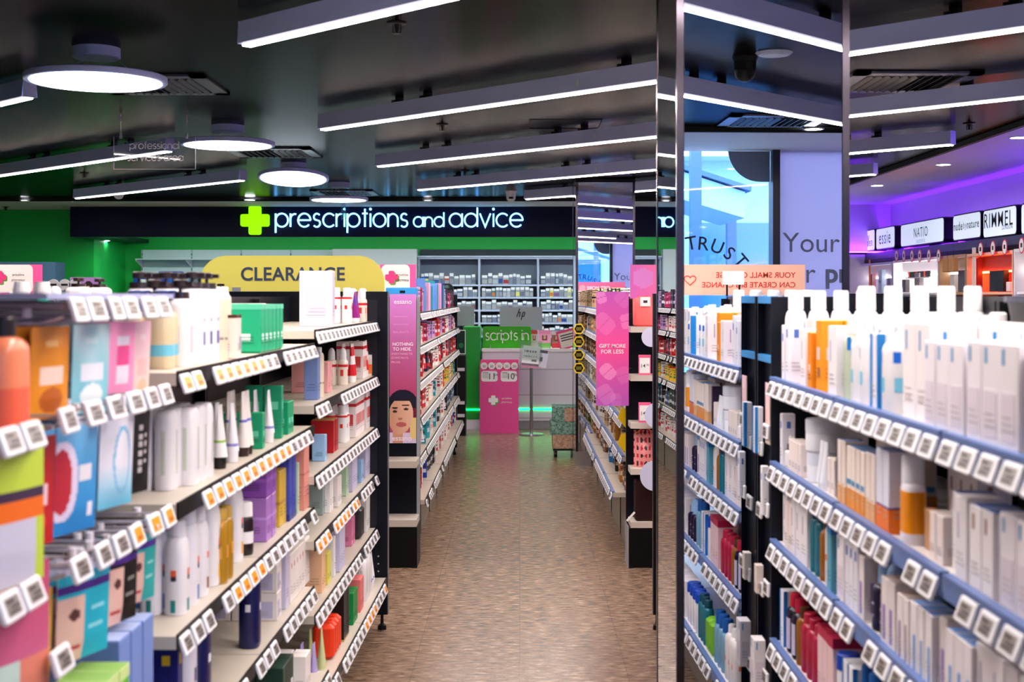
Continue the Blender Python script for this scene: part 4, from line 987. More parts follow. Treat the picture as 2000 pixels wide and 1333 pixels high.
bottle('r_amber', 'amber bottle', .026, .026, .17, (150,92,20), (90,50,20), ch=.03, rough=.15)
C_('r_teal_box', 'translucent teal carton', .05, .04, .17, (84,158,184), bands=((.9,1.0,(20,120,190)),), name='skincare_box')
bottle('r_whitetall', 'tall white lotion bottle', .03, .026, .2, (238,234,234), (240,240,244), ch=.03, cr=.014, patches=((-15,15,.4,.5,(226,120,80)),), pw=.8)
bottle('r_purple', 'dark purple dropper bottle', .034, .034, .17, (24,14,54), (150,190,240), ch=.06, cap='dome', cr=.02, patches=((-18,18,.55,.6,(180,170,210)),(-18,18,.3,.34,(180,170,210))))
C_('r_violet', 'white carton, violet panel', .05, .055, .15, (236,228,230), patches=((.3,.6,.1,.6,(126,96,190)),), top=(230,214,206), name='skincare_box')
C_('r_plum', 'white carton, plum stripe', .04, .055, .14, (236,230,232), patches=((.4,.6,.05,.6,(110,50,130)),), top=(180,160,150), name='skincare_box')
C_('r_sky', 'white carton, sky blue stripe', .045, .06, .145, (238,234,240), patches=((.45,.7,.0,.55,(70,150,226)),), top=(120,160,226), name='skincare_box')
bottle('r_blackred', 'black bottle with red cap', .036, .03, .18, (20,18,44), (190,20,60), ch=.04, cr=.02, rough=.12, patches=((-34,34,.1,.75,(196,190,222)),))
bottle('r_crimson', 'crimson shower bottle', .034, .028, .17, (178,20,66), (190,26,70), ch=.03, rough=.15)
C_('r_pinkcarton', 'tall pink and crimson carton', .055, .075, .19, (236,204,210), top=(196,40,80), bands=((.86,1,(190,30,76)),), name='skincare_box')
bottle('r_bluecap', 'white bottle, royal blue cap', .034, .028, .17, (238,238,246), (10,70,190), ch=.04, cr=.03, cap='round')
bottle('r_micellar', 'clear micellar bottle, blue cap', .034, .026, .2, (120,170,200), (20,90,170), ch=.05, rough=.1)
C_('r_bluebox', 'white carton with blue edge', .05, .06, .17, (236,240,248), patches=((.0,.2,0,1,(20,120,210)),), name='skincare_box')
C_('pack_lime', 'lime green wipes pack', .07, .05, .13, (120,190,40), r=.012, name='wipes_pack', cat='pack')

# ------------------------------------------------------------------ near left rack
GB = [1.147, .87, .592, .30]
A = [1.437, 1.155, .872, .60, .31]
B = [1.482, 1.222, .977, .752, .494, .256]
orA = lambda i, x: i in (0, 1, 2) and x > .25 and R.random() < .75
bay(-1, 3.79, 4.68, A, XLf, 'left rack bay with green packs and empty stretch of shelf', orange=lambda i, x: i == 1 and x < .4, gapp=.1)
bay(-1, 2.90, 3.79, A, XLf, 'left rack bay with pump bottles and orange-faced price tags', orange=lambda i, x: i in (0, 1) or (i == 2 and x > .5), gapp=.08)
bay(-1, 4.69, 5.59, B, XLf, 'left rack bay with pink and white gift cartons', orange=lambda i, x: i == 3 and x < .8, gapp=.12)
bay(-1, 5.59, 6.49, B, XLf, 'last left rack bay against the black end panel', orange=lambda i, x: (i == 3 and x < .3) or (i == 5 and R.random() < .6), gapp=.1)
sA = [f'{n} shelf right of the sachets' for n in ('top', 'second', 'third', 'fourth', 'lowest')]
sB = [f'{n} shelf by left black panel' for n in ('top', 'second', 'third', 'fourth', 'fifth', 'lowest')]
LX = XLf
row(-1, LX, A[0], sA[0], [('pump_cream', 336, 2, 2, .05), ('pump_white', 372, 1, 2, .03), ('pump_white_tall', 396, 3, 3, .03), ('slim_cream', 441, 2, 2, .03), ('box_ivory', 460, 1, 1, .015),
    ('box_green_pack', 506, 6, 1, .02), ('box_cream_low', 492, 2, 1, .16), ('box_green_pack', 486, 3, 1, .14)], 'a')
row(-1, LX, B[0], sB[0], [('box_white_big', 636, 1, 1, .04), ('white_red', 671, 1, 2, .05), ('purple_tube', 684, 2, 2, .05), ('white_dome', 697, 3, 2, .04), ('brush_box', 712, 5, 1, .05)], 'b')
row(-1, LX, A[1], sA[1], [('white_plain', 322, 1, 2, .10), ('white_plain', 342, 2, 2, .06), ('white_plain', 384, 3, 2, .03), ('tube_black', 440, 1, 2, .03), ('tube_white', 462, 1, 2, .03), ('tube_brown', 482, 2, 2, .03), ('box_green', 508, 1, 2, .03), ('tube_white', 528, 1, 2, .03), ('box_green_tall', 543, 1, 2, .03), ('box_green', 556, 2, 2, .03)], 'a')
row(-1, LX, B[1], sB[1], [('box_slate', 610, 1, 1, .03), ('slim_cream', 620, 1, 1, .03), ('box_pink', 628, 2, 2, .05), ('white_dome', 664, 1, 2, .04), ('tube_red', 678, 2, 2, .03), ('box_redwhite', 694, 4, 2, .03), ('tube_red', 703, 2, 2, .03), ('box_orange_small', 709, 5, 1, .02)], 'b')
row(-1, LX, A[2], sA[2], [('shampoo', 345, 1, 2, .06), ('shampoo_teal', 365, 1, 2, .03), ('shampoo', 384, 1, 2, .03), ('shampoo_brown', 402, 1, 2, .03), ('shampoo_yellow', 424, 1, 2, .03), ('gold_oil', 441, 2, 1, .015), ('shampoo_yellow', 466, 1, 2, .04), ('dark_white', 488, 1, 2, .03), ('box_lilac', 516, 2, 2, .03), ('box_yellow', 540, 2, 1, .04), ('box_blue_cube', 558, 2, 2, .03), ('box_mint', 573, 1, 2, .03), ('box_pinktall', 586, 2, 2, .02)], 'a')
row(-1, LX, B[2], sB[2], [('box_black_gold', 618, 1, 1, .05), ('box_skyblue', 624, 1, 1, .03), ('box_red', 638, 2, 1, .04), ('white_red', 663, 2, 2, .04), ('box_redwhite', 680, 9, 2, .03), ('box_redwhite', 700, 4, 2, .03)], 'b')
row(-1, LX, B[3], sB[3], [('box_grey_mint', 618, 2, 2, .06), ('box_white_m', 632, 2, 2, .04), ('box_white_s', 648, 2, 2, .03), ('box_mint', 662, 2, 2, .04), ('box_lavender', 674, 3, 1, .03), ('box_skyblue', 690, 2, 2, .03), ('box_lavender', 699, 3, 2, .03), ('box_slate', 710, 3, 1, .04)], 'b')
row(-1, LX, A[3], sA[3], [('box_navy', 352, 1, 1, .03), ('lotion_white', 378, 1, 1, .03), ('lotion_navy', 405, 1, 1, .03), ('lotion_navy', 500, 1, 1, .02), ('box_white_flat', 535, 1, 2, .03), ('box_lavender', 552, 1, 1, .03), ('box_spot', 560, 7, 2, .03)], 'a')
row(-1, LX, B[4], sB[4], [('box_peach', 618, 2, 2, .03), ('box_lime', 629, 2, 2, .03), ('box_white_m', 640, 1, 2, .03), ('box_lavender', 651, 3, 2, .02), ('box_pinkglow', 672, 2, 2, .05), ('brush_bag', 690, 1, 1, .03), ('box_white_m', 700, 6, 2, .03)], 'b')
row(-1, LX, A[4], sA[4], [('lotion_navy', 395, 1, 2, -.02), ('lotion_white', 420, 1, 2, -.02), ('lotion_lilac', 445, 1, 2, -.02), ('lotion_tan', 466, 1, 2, -.02), ('lotion_white', 486, 1, 2, -.02), ('box_white_m', 510, 2, 2, -.02), ('box_darkgreen', 548, 3, 2, -.02), ('box_white_s', 590, 2, 2, -.02)], 'a')
row(-1, LX, B[5], sB[5], [('tube_lilac', 612, 1, 2, -.02), ('tube_pistachio', 626, 1, 2, -.02), ('pack_orange', 641, 4, 1, -.02), ('box_black', 660, 4, 1, -.02), ('box_emerald', 677, 3, 1, -.02), ('box_rose', 690, 3, 2, -.02), ('white_plain', 701, 3, 2, -.02), ('tube_white', 711, 3, 2, -.02)], 'b')
# second tier of stacked cartons on the third shelf
for (px, key, zz) in ((516, 'box_purple', A[2]+.132), ):
    for a in range(2):
        p = protos[key]; D = F*(XLf(3.5)-.03)/(px-VX)+p['w']/2+a*(p['w']+.003)
        put(key, XLf(D)-.03-p['d']/2, D, zz, PI/2, f'purple gift carton, {ORD[a]} of the two stacked on lilac cartons', 'purple cartons stacked on lilac ones')
# shampoo and boxes stacked at lower bay A4 : flat cartons
for k in range(1, 3):
    p = protos['box_white_flat']; D = F*(XLf(3.5)-.03)/(535-VX)+.04
    put('box_white_flat', XLf(D)-.1, D, A[3]+.0+k*.0865, PI/2, f'white flat carton, {"middle" if k == 1 else "topmost"} of its stack below the purple cartons', 'stacked white flat cartons')

# black end panel with perforated foot
x0, x1 = -1.76, -.632
t = thing('rack_end_panel', 'tall black end panel closing the near left rack, on small feet', 'end panel', ((x0+x1)/2, 6.50, 0))
hw = (x1-x0)/2; m = MB(); m.box(-hw, hw, 0, .05, .075, 1.625, NAVYBLK); m.box(-hw+.02, hw-.05, -.004, 0, .3, 1.585, mat((8,14,30), .35))
m.build('panel', t)
m = MB()
for i in range(8):
    for j in range(7):
        X = hw-.045-i*.036; Z = .14+j*.036; m.prism([(X+.004*math.cos(a), Z+.004*math.sin(a)) for a in (0,1.05,2.1,3.14,4.19,5.24)], -.0015, -.0005, mat((200,200,206), .4))
m.build('perforations', t)
for sg in (-1, 1):
    m = MB(); m.loft([(0,0,0,.022,.022),(0,0,.02,.02,.02),(0,0,.03,.008,.008),(0,0,.08,.007,.007)], BLACK, 16); m.build('foot', t, (sg*(hw-.03), .025, 0))
m = MB(); m.box(hw-.001, hw+.001, -.001, .051, .075, 1.625, mat((110,112,120), .3, .5)); m.build('edge_strip', t)
# other side of the double rack: back bays, plain
for k, (a, b) in enumerate(((2.0, 3.4), (3.41, 4.9), (4.91, 6.49))):
    t = thing('shelving_bay', f'far-side bay backing onto the near left rack, {["nearest","middle","farthest"][k]} of three', 'shelving', (-1.20, a, 0))
    MB().box(-.55, -.01, 0, b-a, 1.50, 1.53, mat((120,112,104), .4)).build('top_shelf', t); MB().box(-.02, .0, 0, b-a, .06, 1.60, NAVYBLK).build('back_panel', t)
    MB().box(-.55, -.02, 0, b-a, 0, .14, BEIGE).build('base', t)
pk = ['pump_white', 'white_dome', 'pump_white']
for i, (px, D) in enumerate(((456, 5.9), (478, 5.9), (415, 5.2), (428, 5.5), (366, 4.6), (330, 4.2), (300, 4.0), (262, 3.8))):
    x = sx(px, D)
    put(('r_bluebox' if i < 4 else pk[i % 3]) if i not in (0, 1) else 'pump_white', min(x, -1.3), D, 1.531 if i not in (0,1) else 1.531, 0, f'{("white pump bottle" if i in (0,1) else ("blue and white carton" if i < 4 else "white bottle"))} peeking over the rack top, {ORD[i]} from the clearance sign', None, (1,1,.62))

# clearance sign
x0, x1 = sx(392, 6.62), sx(752, 6.62); zb = 1.626; zt = P(0, 500, 6.62).z
t = thing('clearance_sign', 'yellow rounded sign reading CLEARANCE above the left rack end', 'sign', ((x0+x1)/2, 6.60, zb))
hw = (x1-x0)/2; hh = zt-zb; r = .13
poly = [(hw, 0), (hw, hh-r)]+[(hw-r+r*math.cos(i*PI/20), hh-r+r*math.sin(i*PI/20)) for i in range(1, 10)]+[(hw-r, hh), (-hw+r, hh)]+[(-hw+r-r*math.sin(i*PI/20), hh-r+r*math.cos(i*PI/20)) for i in range(1, 10)]+[(-hw, hh-r), (-hw, 0)]
m = MB(); m.prism(poly, -.004, .004, mat((240,226,104), .5)); m.build('sign_board', t)
a, b = P(471, 522, 6.6), P(674, 549, 6.6)
text('CLEARANCE', t, width=b.x-a.x, height=a.z-b.z, pos=((a.x+b.x)/2-(x0+x1)/2, -.0045, (a.z+b.z)/2-zb), m=mat((58,70,92), .5), bold=.022, space=1.05)
for sg in (-.6, .6): MB().box(sg*hw-.02, sg*hw+.02, -.012, .012, -.03, .02, GREY).build('sign_clip', t)

# hanging sachet bay and nearest bay
def facepack(c1, c2, band=None, face=True):
    def fn(u, v):
        if v > .93: return c2
        if band and .74 < v < .82: return band
        if face and v < .7 and u < .48:
            if ((u-.3)/.1)**2+((v-.5)/.06)**2 < 1: return (90,50,50)
            if .12 < v < .17 and .12 < u < .42: return (190,60,70)
            return (226,184,172)
        if .55 < u < .85 and .3 < v < .34 or .6 < u < .9 and .5 < v < .55: return mixc(c1, (255,255,255), .5)
        return c1
    return fn
def figpack(c1, c2, lab=(226,214,226), drop=None):
    def fn(u, v):
        c = mixc(c1, c2, v+.25*math.sin(u*9+v*7)*.5)
        if .2 < u < .8 and .38 < v < .56: return lab
        if drop and ((u-.5)/.3)**2+((v-.2)/.14)**2 < 1: return drop
        if .3 < u < .6 and .78 < v < .84: return mixc(c, (255,255,255), .35)
        return c
    return fn
pouch('s_yellow', 'orange and yellow face mask sachet', .115, .155, figpack((236,150,20), (214,130,24), (240,214,200), (190,96,20)), b=.007)
pouch('s_aqua', 'aqua face mask sachet', .115, .165, figpack((110,196,214), (200,226,236), (232,236,248), (236,246,250)), b=.006)
pouch('s_pink', 'pink face mask sachet', .105, .14, lambda u, v: (240,80,150) if .3 < u < .75 and .4 < v < .68 else ((232,222,240) if .3 < u < .75 and .12 < v < .8 else (240,150,196)), b=.005)
pouch('s_cream', 'cream and pink eye mask sachet', .07, .18, figpack((238,216,200), (244,196,214), (240,190,190), (226,190,160)), b=.004)
pouch('s_lime', 'lime green and lilac face mask sachet', .16, .24, lambda u, v: (236,110,20) if .42 < v < .55 else ((60,40,70) if .55 <= v < .6 else ((200,200,222) if v < .42 and u < .85 else (190,214,70))), b=.006)
pouch('s_red', 'red face mask sachet', .12, .18, figpack((206,30,40), (150,20,30), (236,200,210), (230,60,60)), b=.006)
pouch('s_blue', 'blue and red berry face mask sachet', .125, .19, lambda u, v: (236,232,244) if (.5 < u < .82 and .48 < v < .64) or (.75 < u < .9 and .12 < v < .26) else ((190,40,60) if ((u-.12)/.22)**2+((v-.5)/.3)**2 < 1 else ((226,214,240) if ((u-.14)/.34)**2+((v-.5)/.38)**2 < 1 else mixc((30,130,206), (110,180,230), v))), b=.006)
pouch('s_ice', 'pale blue and white face mask sachet', .12, .18, lambda u, v: (130,190,226) if ((u-.62)/.28)**2+((v-.5)/.38)**2 < 1 and ((u-.62)/.22)**2+((v-.5)/.32)**2 > 1 else mixc((100,190,226), (232,232,246), v*2.2), b=.006)
pouch('s_black', 'black charcoal face mask sachet', .075, .175, lambda u, v: (190,186,190) if (.3 < u < .5 and .2 < v < .8 and int(v*30) % 3) or (.6 < u < .75 and .3 < v < .7 and int(v*20) % 2) else (22,20,22), b=.005)
pouch('s_teal', 'teal face mask sachet with woman portrait', .15, .17, facepack((30,176,206), (200,200,226), (70,30,130)), b=.006)
pouch('s_blk2', 'black and pink face mask sachet', .11, .16, facepack((18,16,20), (150,130,170), (80,40,140)), b=.005)
pouch('s_teal2', 'sea green mask sachet with nose photo', .10, .15, facepack((40,170,170), (160,150,170), (80,40,150)), b=.005)
pouch('s_rose', 'rose pink sachet with pale picture', .16, .22, lambda u, v: mixc((206,110,150), (190,70,110), v) if v > .35 else ((220,130,110) if u > .5 else (190,214,206)), b=.006)
pouch('s_mustard', 'mustard yellow side-on sachet', .10, .17, figpack((240,200,30), (226,180,30), (236,210,120)), b=.005)
C_('b_blue', 'periwinkle blue skincare carton', .075, .10, .16, (112,140,206), top=(170,190,236))
C_('b_green', 'bright green tissue carton', .06, .09, .10, (90,190,40), top=(130,210,60), bands=((.9,1.0,(200,226,150)),))
bottle('coral', 'large coral orange bottle', .05, .036, .175, (250,140,100), (20,14,18), ch=.03, cr=.02, pw=.8, bands=((0,.45,(246,104,74)),))

t = thing('shelving_bay', 'left rack bay of hanging hooks full of face mask sachets', 'shelving', (XLf(2.14), 2.14, 0), (0, 0, PI/2+.0133*-1))
MB().box(0, .74, .42, .45, .06, 1.60, BLACK).build('back_panel', t)
MB().box(0, .74, .0, .42, 1.596, 1.606, mat((170,176,214), .3)).build('top_shelf', t)
m = MB(); m.box(0, .74, .0, .42, .66, .69, BEIGE); m.box(0,.74,-.004,0,.655,.694,BLACK); m.build('shelf', t)
m = MB(); m.box(0, .74, .05, .42, 0, .2, BEIGE); m.build('kick_plate', t)
HK = mat((206,202,214), .3, .3)
def hook(par, x, z, scr=SCREEN, orange=False, L=.40, rr=-.3):
    m = MB(); m.tube([(x,.42,z),(x,.06,z),(x,.02,z+.012)], .0035, HK, 8); m.tube([(x,.42,z+.03),(x,.0,z+.03)], .0025, HK, 6); m.build('hook', par)
    link('price_tag', TO if orange else TG, par, (x, -.012, z+.002), (rr, 0, R.uniform(-.06, .06)))
hr = {1.555: [.14,.25,.34,.45,.54,.66,.76], 1.375: [.08,.2,.33,.45,.57,.68,.78], 1.12: [.12,.26,.38,.48,.58,.70,.80], .99: [.05,.17]}
for z, xs in hr.items():
    for x in [q-.12 for q in xs if q > .15]: hook(t, x, z, orange=(z == 1.12 and x > .45))
NUB = mat((236,232,240), .35)
for z in (1.555, 1.375, 1.12):
    for i in range(13):
        x = .03+i*.055; y0 = R.uniform(.0, .14); dz = R.uniform(.005, .035)
        m = MB(); m.tube([(x,.42,z+dz),(x,y0,z+dz),(x,y0-.01,z+dz+.01)], .003, HK, 6); m.loft([(x,y0-.008,z+dz,.008,.008),(x,y0-.008,z+dz+.016,.008,.008)], NUB, 8); m.build('hook', t)
kname = {1.555: 'top row', 1.375: 'second row', 1.12: 'third row', .99: 'lowest hooks'}
HS = {1.555: [('s_yellow', .27), ('s_aqua', .48), ('s_pink', .66), ('s_cream', .80)],
      1.375: [('s_red', .19), ('s_blue', .40), ('s_ice', .63), ('s_black', .79)],
      1.12: [('s_mustard', .20), ('s_teal', .44), ('s_blk2', .67), ('s_teal2', .81)]}
Mt = Matrix.Translation((XLf(2.14), 2.14, 0)) @ Matrix.Rotation(PI/2-.0133, 4, 'Z')
yaws = {'s_yellow': -.25, 's_aqua': -.28, 's_pink': -.25, 's_red': -.28, 's_blue': -.28, 's_ice': -.28, 's_teal': -.3, 's_blk2': -.25, 's_teal2': -.25}
for z, L_ in HS.items():
    for i, (k, x) in enumerate(L_):
        h_ = protos[k]['root']; hh = max(v.co.z for v in h_.vertices)
        for d in range(4):
            p = Mt @ Vector((x-.12, .055+d*.028, z-hh-.005))
            put(k, p.x, p.y, p.z, PI/2+yaws.get(k, -.2)+R.uniform(-.03, .03), f"{protos[k]['desc']}, {['front','second','third','fourth'][d]} on hook, {kname[z]}", f"{protos[k]['desc']} on the {kname[z]}", None, .04)
for i in range(3):
    for j in range(2):
        p = Mt @ Vector((.50+.08*i, .02+.06+j*.11, .691)); put('b_blue', p.x, p.y, p.z, PI/2, f"periwinkle blue skincare carton, {ORD[i]} from camera, {['front','back'][j]} row, below hanging sachets", 'periwinkle cartons below the hanging sachets', (1,1,1.55))
for i in range(3):
    p = Mt @ Vector((.22+.065*i, .03, .691)); put('b_green', p.x, p.y, p.z, PI/2, f'bright green tissue carton, {ORD[i]} from camera, below the teal sachet', 'bright green cartons below the sachets', (1,1,2.3))
# nearest bay, mostly cut by the left edge
t = thing('shelving_bay', 'nearest left rack bay, cut by the left photo edge', 'shelving', (-.75, 1.55, 0), (0, 0, PI/2))
MB().box(0, .58, .42, .45, .06, 1.6, BLACK).build('back_panel', t)
for z in (1.395, 1.155, .96): m = MB(); m.box(0, .58, 0, .42, z-.03, z, mat((186,168,160), .4)); q = m.build('shelf', t); [link('price_tag', TG, q, (x, -.018, z-.046+.02), (-.35,0,0)) for x in (.12, .3, .42, .51)]
MB().box(0, .58, .05, .42, 0, .2, BEIGE).build('kick_plate', t)
put('coral', -.795, 2.085, 1.396, PI/2, 'large coral orange bottle with dark cap at the left photo edge')
put('s_lime', -.78, 2.075, 1.156, PI/2-.3, protos['s_lime']['desc']+' at the left photo edge')
put('s_rose', -.78, 2.10, .961, PI/2-.3, protos['s_rose']['desc']+' at the bottom left')

# ------------------------------------------------------------------ right near rack
K = 4.2/4.5
RZ = [1.36, 1.115, .889, .60, .298]
RD0, RD1 = 1.55, 3.95
bb = [(1.55, 2.34), (2.35, 3.14), (3.15, 3.95)]
for i, (a, b) in enumerate(bb):
    bay(1, a, b, RZ, XRf, f'right rack bay, {["nearest the camera","middle one","next to the mirror column"][i]}', orange=(lambda q, x: q == 1 and x > .55) if i == 0 else None, gapp=.05, shelfc=mat((226,222,222), .4), blue=RAILBLUE, group='near right rack bays', baseout=.04)
sR = [f'{n} shelf, near right rack' for n in ('top', 'second', 'third', 'fourth', 'lowest')]
RX = XRf
for i in range(4): pass
def at_s(px, s0): return F*(XRf(0)+s0)/(px-VX)
def rrow(z, shelf, items, k_=K):
    for (key, D0, n, s0, *rest) in items:
        p = protos[key]; sc_ = (rest[0] if rest else 1)*k_; nd = rest[1] if len(rest) > 1 else 1; D0 = D0*k_; s0 = s0*k_
        for a in range(n):
            for b in range(nd):
                k = (key, shelf, round(s0, 1), b); i = cnt.get(k, 0); cnt[k] = i+1
                Da = D0-a*(p['w']*sc_+.004)
                where = (f', {ORD[b]} row' if nd > 1 else (', back row' if s0 > .2 else (', middle row' if s0 > .09 else '')))
                put(key, XRf(Da)+s0+p['d']*sc_/2+b*(p['d']*sc_+.003), Da, z, -PI/2+R.uniform(-.04, .04), f"{p['desc']}, {ordn(i)} from column{where}, {shelf}", f"{p['desc']} on the {shelf}", (sc_, sc_, sc_) if sc_ != 1 else None)
rrow(RZ[0], sR[0], [('spray_white', 3.90, 1, .03, 1, 4), ('r_tube_box', 3.83, 1, .01, 1, 2), ('r_tube_box', 3.77, 1, .01, 1.1, 2), ('r_pinkbox', 3.67, 1, .05, 1.2, 3), ('r_white_w', 3.56, 1, .01, 1, 3), ('r_orange_s', 3.48, 1, .01, 1.1, 1), ('r_orange_l', 3.42, 1, .02, 1.1, 2), ('spray_white_b', 3.32, 1, .085, 1, 5), ('r_white_w', 3.23, 1, .01, 1.1, 3), ('r_clear', 3.15, 1, .02, 1, 4), ('r_pump', 3.08, 1, .02, 1, 3), ('r_pump', 3.00, 1, .02, 1, 4), ('r_big_front', 2.93, 1, .05, 1.1, 2), ('r_bluestripe', 2.85, 1, .01, 1.05, 4), ('r_pump', 2.78, 1, .01, 1, 1), ('r_pump', 2.77, 1, .08, 1.05, 3), ('r_big', 2.66, 2, .03, 1, 3), ('r_big_front', 2.46, 3, .01, 1, 2), ('r_big', 2.40, 2, .16, 1, 2), ('r_big_front', 2.22, 3, .01, 1.05, 3), ('r_white_w', 1.99, 5, .02, 1, 2)], 1.0)
rrow(RZ[1], sR[1], [('r_tube_box', 4.18, 1, .02), ('r_dropper', 4.12, 2, .02), ('r_small', 4.04, 4, .02), ('jar_white', 3.80, 1, .02), ('r_tube', 3.68, 2, .02), ('r_small', 3.58, 2, .03), ('r_dark', 3.48, 1, .03), ('r_serum2', 3.42, 2, .02), ('r_serum', 3.32, 4, .02), ('r_serum2', 3.14, 2, .02), ('r_orangebase', 3.04, 2, .02), ('r_sun', 2.86, 1, .02), ('r_tan', 2.77, 1, .05, 1.2), ('r_small', 2.68, 2, .03), ('r_bluetop', 2.56, 1, .04), ('r_white_w', 2.48, 1, .02), ('r_bluetop', 2.40, 2, .02), ('r_big_front', 2.24, 4, .02),
    ('r_white_w', 4.1, 5, .12), ('r_serum', 3.5, 8, .14), ('r_bluetop', 2.9, 3, .14), ('r_bluetop', 2.4, 4, .14)])
p = protos['jar_white']; put('jar_white', XRf(0)+.065, 3.80*K, RZ[1]+.081, -PI/2, 'large white cream jar stacked on top of another, second shelf right rack', None)
rrow(RZ[2], sR[2], [('r_white_w', 4.17, 1, .03), ('r_small', 4.1, 2, .02, 1.5), ('r_white_w', 4.0, 3, .02, 1.1), ('r_teal', 3.76, 2, .02), ('r_amber', 3.64, 1, .02), ('r_whitetall', 3.57, 1, .02), ('r_teal_box', 3.49, 1, .01), ('r_big_front', 3.41, 1, .02), ('r_tube_box', 3.34, 3, .02, 1.1), ('r_violet', 3.2, 1, .02), ('r_purple', 3.10, 2, .02), ('r_purple', 3.0, 2, .1), ('r_violet', 2.96, 2, .01), ('r_plum', 2.84, 2, .01), ('r_sky', 2.74, 3, .01), ('r_violet', 2.58, 1, .02), ('r_sky', 2.51, 3, .01), ('r_white_w', 2.36, 5, .02), ('r_white_w', 4.1, 6, .12), ('r_teal', 3.7, 3, .12), ('r_violet', 3.3, 3, .13), ('r_sky', 2.8, 6, .13)])
rrow(RZ[3], sR[3], [('r_bluebox', 4.17, 1, .02), ('r_blackred', 4.09, 2, .02), ('r_amber', 3.95, 1, .02), ('r_crimson', 3.88, 3, .02), ('r_pinkcarton', 3.64, 3, .02), ('r_bluecap', 3.44, 1, .02), ('r_bluebox', 3.36, 2, .02), ('r_micellar', 3.22, 2, .02), ('r_purple', 3.06, 3, .02), ('r_white_w', 2.8, 8, .02), ('r_crimson', 3.9, 4, .12), ('r_pinkcarton', 3.55, 2, .13)])
rrow(RZ[4], sR[4], [('r_whitetall', 4.17, 3, -.02), ('r_micellar', 3.96, 3, -.02), ('pack_lime', 3.72, 2, -.02), ('r_teal', 3.56, 3, -.02), ('r_bluecap', 3.38, 4, -.02), ('r_white_w', 3.06, 6, -.02), ('r_micellar', 4.0, 6, .1)])
# narrow side bay against the column
t = thing('rack_side_panel', 'narrow black side fixture between the right rack and mirror column', 'side panel', (XRf(0)+.0, 3.96, 0))
MB().box(0.02, .035, 0, .22, 0, 1.60, NAVYBLK).build('panel', t)
m = MB(); m.box(0.0, .5, -.004, .0, 0, 1.60, NAVYBLK); m.box(0.0, .5, .215, .23, 0, 1.60, NAVYBLK); m.build('upright', t)
m = MB(); m.box(.0, .022, 0, .215, 1.58, 1.602, BLUETRIM); m.box(.0, .022, 0, .215, 1.405, 1.425, BLUETRIM); m.build('trim_strip', t)
for (y_, z_) in ((.05, 1.18), (.15, 1.12), (.05, .95), (.16, .93), (.04, .72), (.13, .70), (.06, .45), (.15, .42)): link('price_tag', TG, t, (-.006, y_, z_), (-.05, 0, -PI/2))
for i, (k, y_, z_, lb) in enumerate((('s_cream', .05, 1.165, 'pale lilac sachet hung on the black side fixture'), ('r_bluestripe', .15, 1.128, 'white and blue carton on the black side fixture'), ('r_tube_box', .05, .956, 'slim white carton low on the black side fixture'), ('r_small', .14, .706, 'small white carton on the black side fixture'), ('r_big_front', .12, .43, 'white carton near the foot of the black side fixture'))):
    p = protos[k]; put(k, XRf(0)-.0+.001-(.0 if k == 's_cream' else p['d']/2*.5), 3.96+y_, z_, -PI/2, lb, None, (.9, .5, .9) if k != 's_cream' else None)
# signs standing on the rack (their printed side faces away and shows in the mirror)
SG_Y = 1.58
a = mirror_pt(1328, 517, SG_Y); b = mirror_pt(1572, 577, SG_Y)
t = thing('charity_sign', 'peach sign about small change, seen reversed in the column mirror', 'sign', ((a.x+b.x)/2-.1, SG_Y, b.z), (0, 0, PI))
hw = abs(b.x-a.x)/2+.1; MB().box(-hw, hw, -.004, .004, 0, a.z-b.z, mat((246,190,166), .5)).build('sign_board', t)
rd = mat((206,50,34), .5)
sh = a.z-b.z
text('YOUR SMALL CHANGE', t, width=.403, pos=(-hw+.25, -.0045, sh*.66), m=rd, bold=.008); text('CAN CREATE BIG CHANGE', t, width=.472, pos=(-hw+.286, -.0045, sh*.34), m=rd, bold=.008)
text('SUPPORT', t, width=.13, pos=(-hw+.70, -.0045, sh*.62), m=rd); text('FOR', t, width=.06, pos=(-hw+.665, -.0045, sh*.38), m=rd)
m = MB()
for i in range(24):
    def hp(a): return (.0017*16*math.sin(a)**3*1.1, .0017*(13*math.cos(a)-5*math.cos(2*a)-2*math.cos(3*a)-math.cos(4*a)))
    p0, p1 = hp(i*2*PI/24), hp((i+1)*2*PI/24); m.tube([(p0[0]-hw+.582, -.005, p0[1]+sh*.5), (p1[0]-hw+.582, -.005, p1[1]+sh*.5)], .0022, rd, 5)
m.build('heart_outline', t)
c = mirror_pt(1432, 545, 1.9)
t = thing('shelf_talker', 'small white tag box on two black stalks above the rack', 'tag holder', (c.x, 1.9, 1.603))
m = MB(); m.box(-.05, .05, -.015, .015, .055, .12, WHITE); m.build('tag_box', t)
for s_ in (-1, 1): MB().box(s_*.03-.004, s_*.03+.004, -.004, .004, 0, .055, BLACK).build('stalk', t)
# black bin on the rack top at the right edge
c = P(1985, 600, 2.55)
t = thing('storage_tub', 'black plastic tub beyond the last white bottle, right photo edge', 'tub', (1.04, 2.60, 1.361))
m = MB(); m.loft([(0,0,0,.065,.09,None,.35),(0,0,.2,.075,.10,None,.35),(0,0,.235,.08,.105,None,.35)], BLACK, 32); m.loft([(0,0,.228,.085,.11,None,.35),(0,0,.24,.085,.11,None,.35)], mat((60,66,84), .25), 32); m.build('tub_body', t, smooth=True)
tag(MB().box(1.19, 1.5, 1.6, 3.93, 1.33, 1.358, BEIGE).build('rear_shelf'), 'top shelf on the hidden far side of the right rack', 'shelf')
tag(MB().box(1.17, 1.188, 1.6, 3.93, 0, 1.6, NAVYBLK).build('rear_rack_panel'), 'dark rear panel behind the near right rack', 'panel')

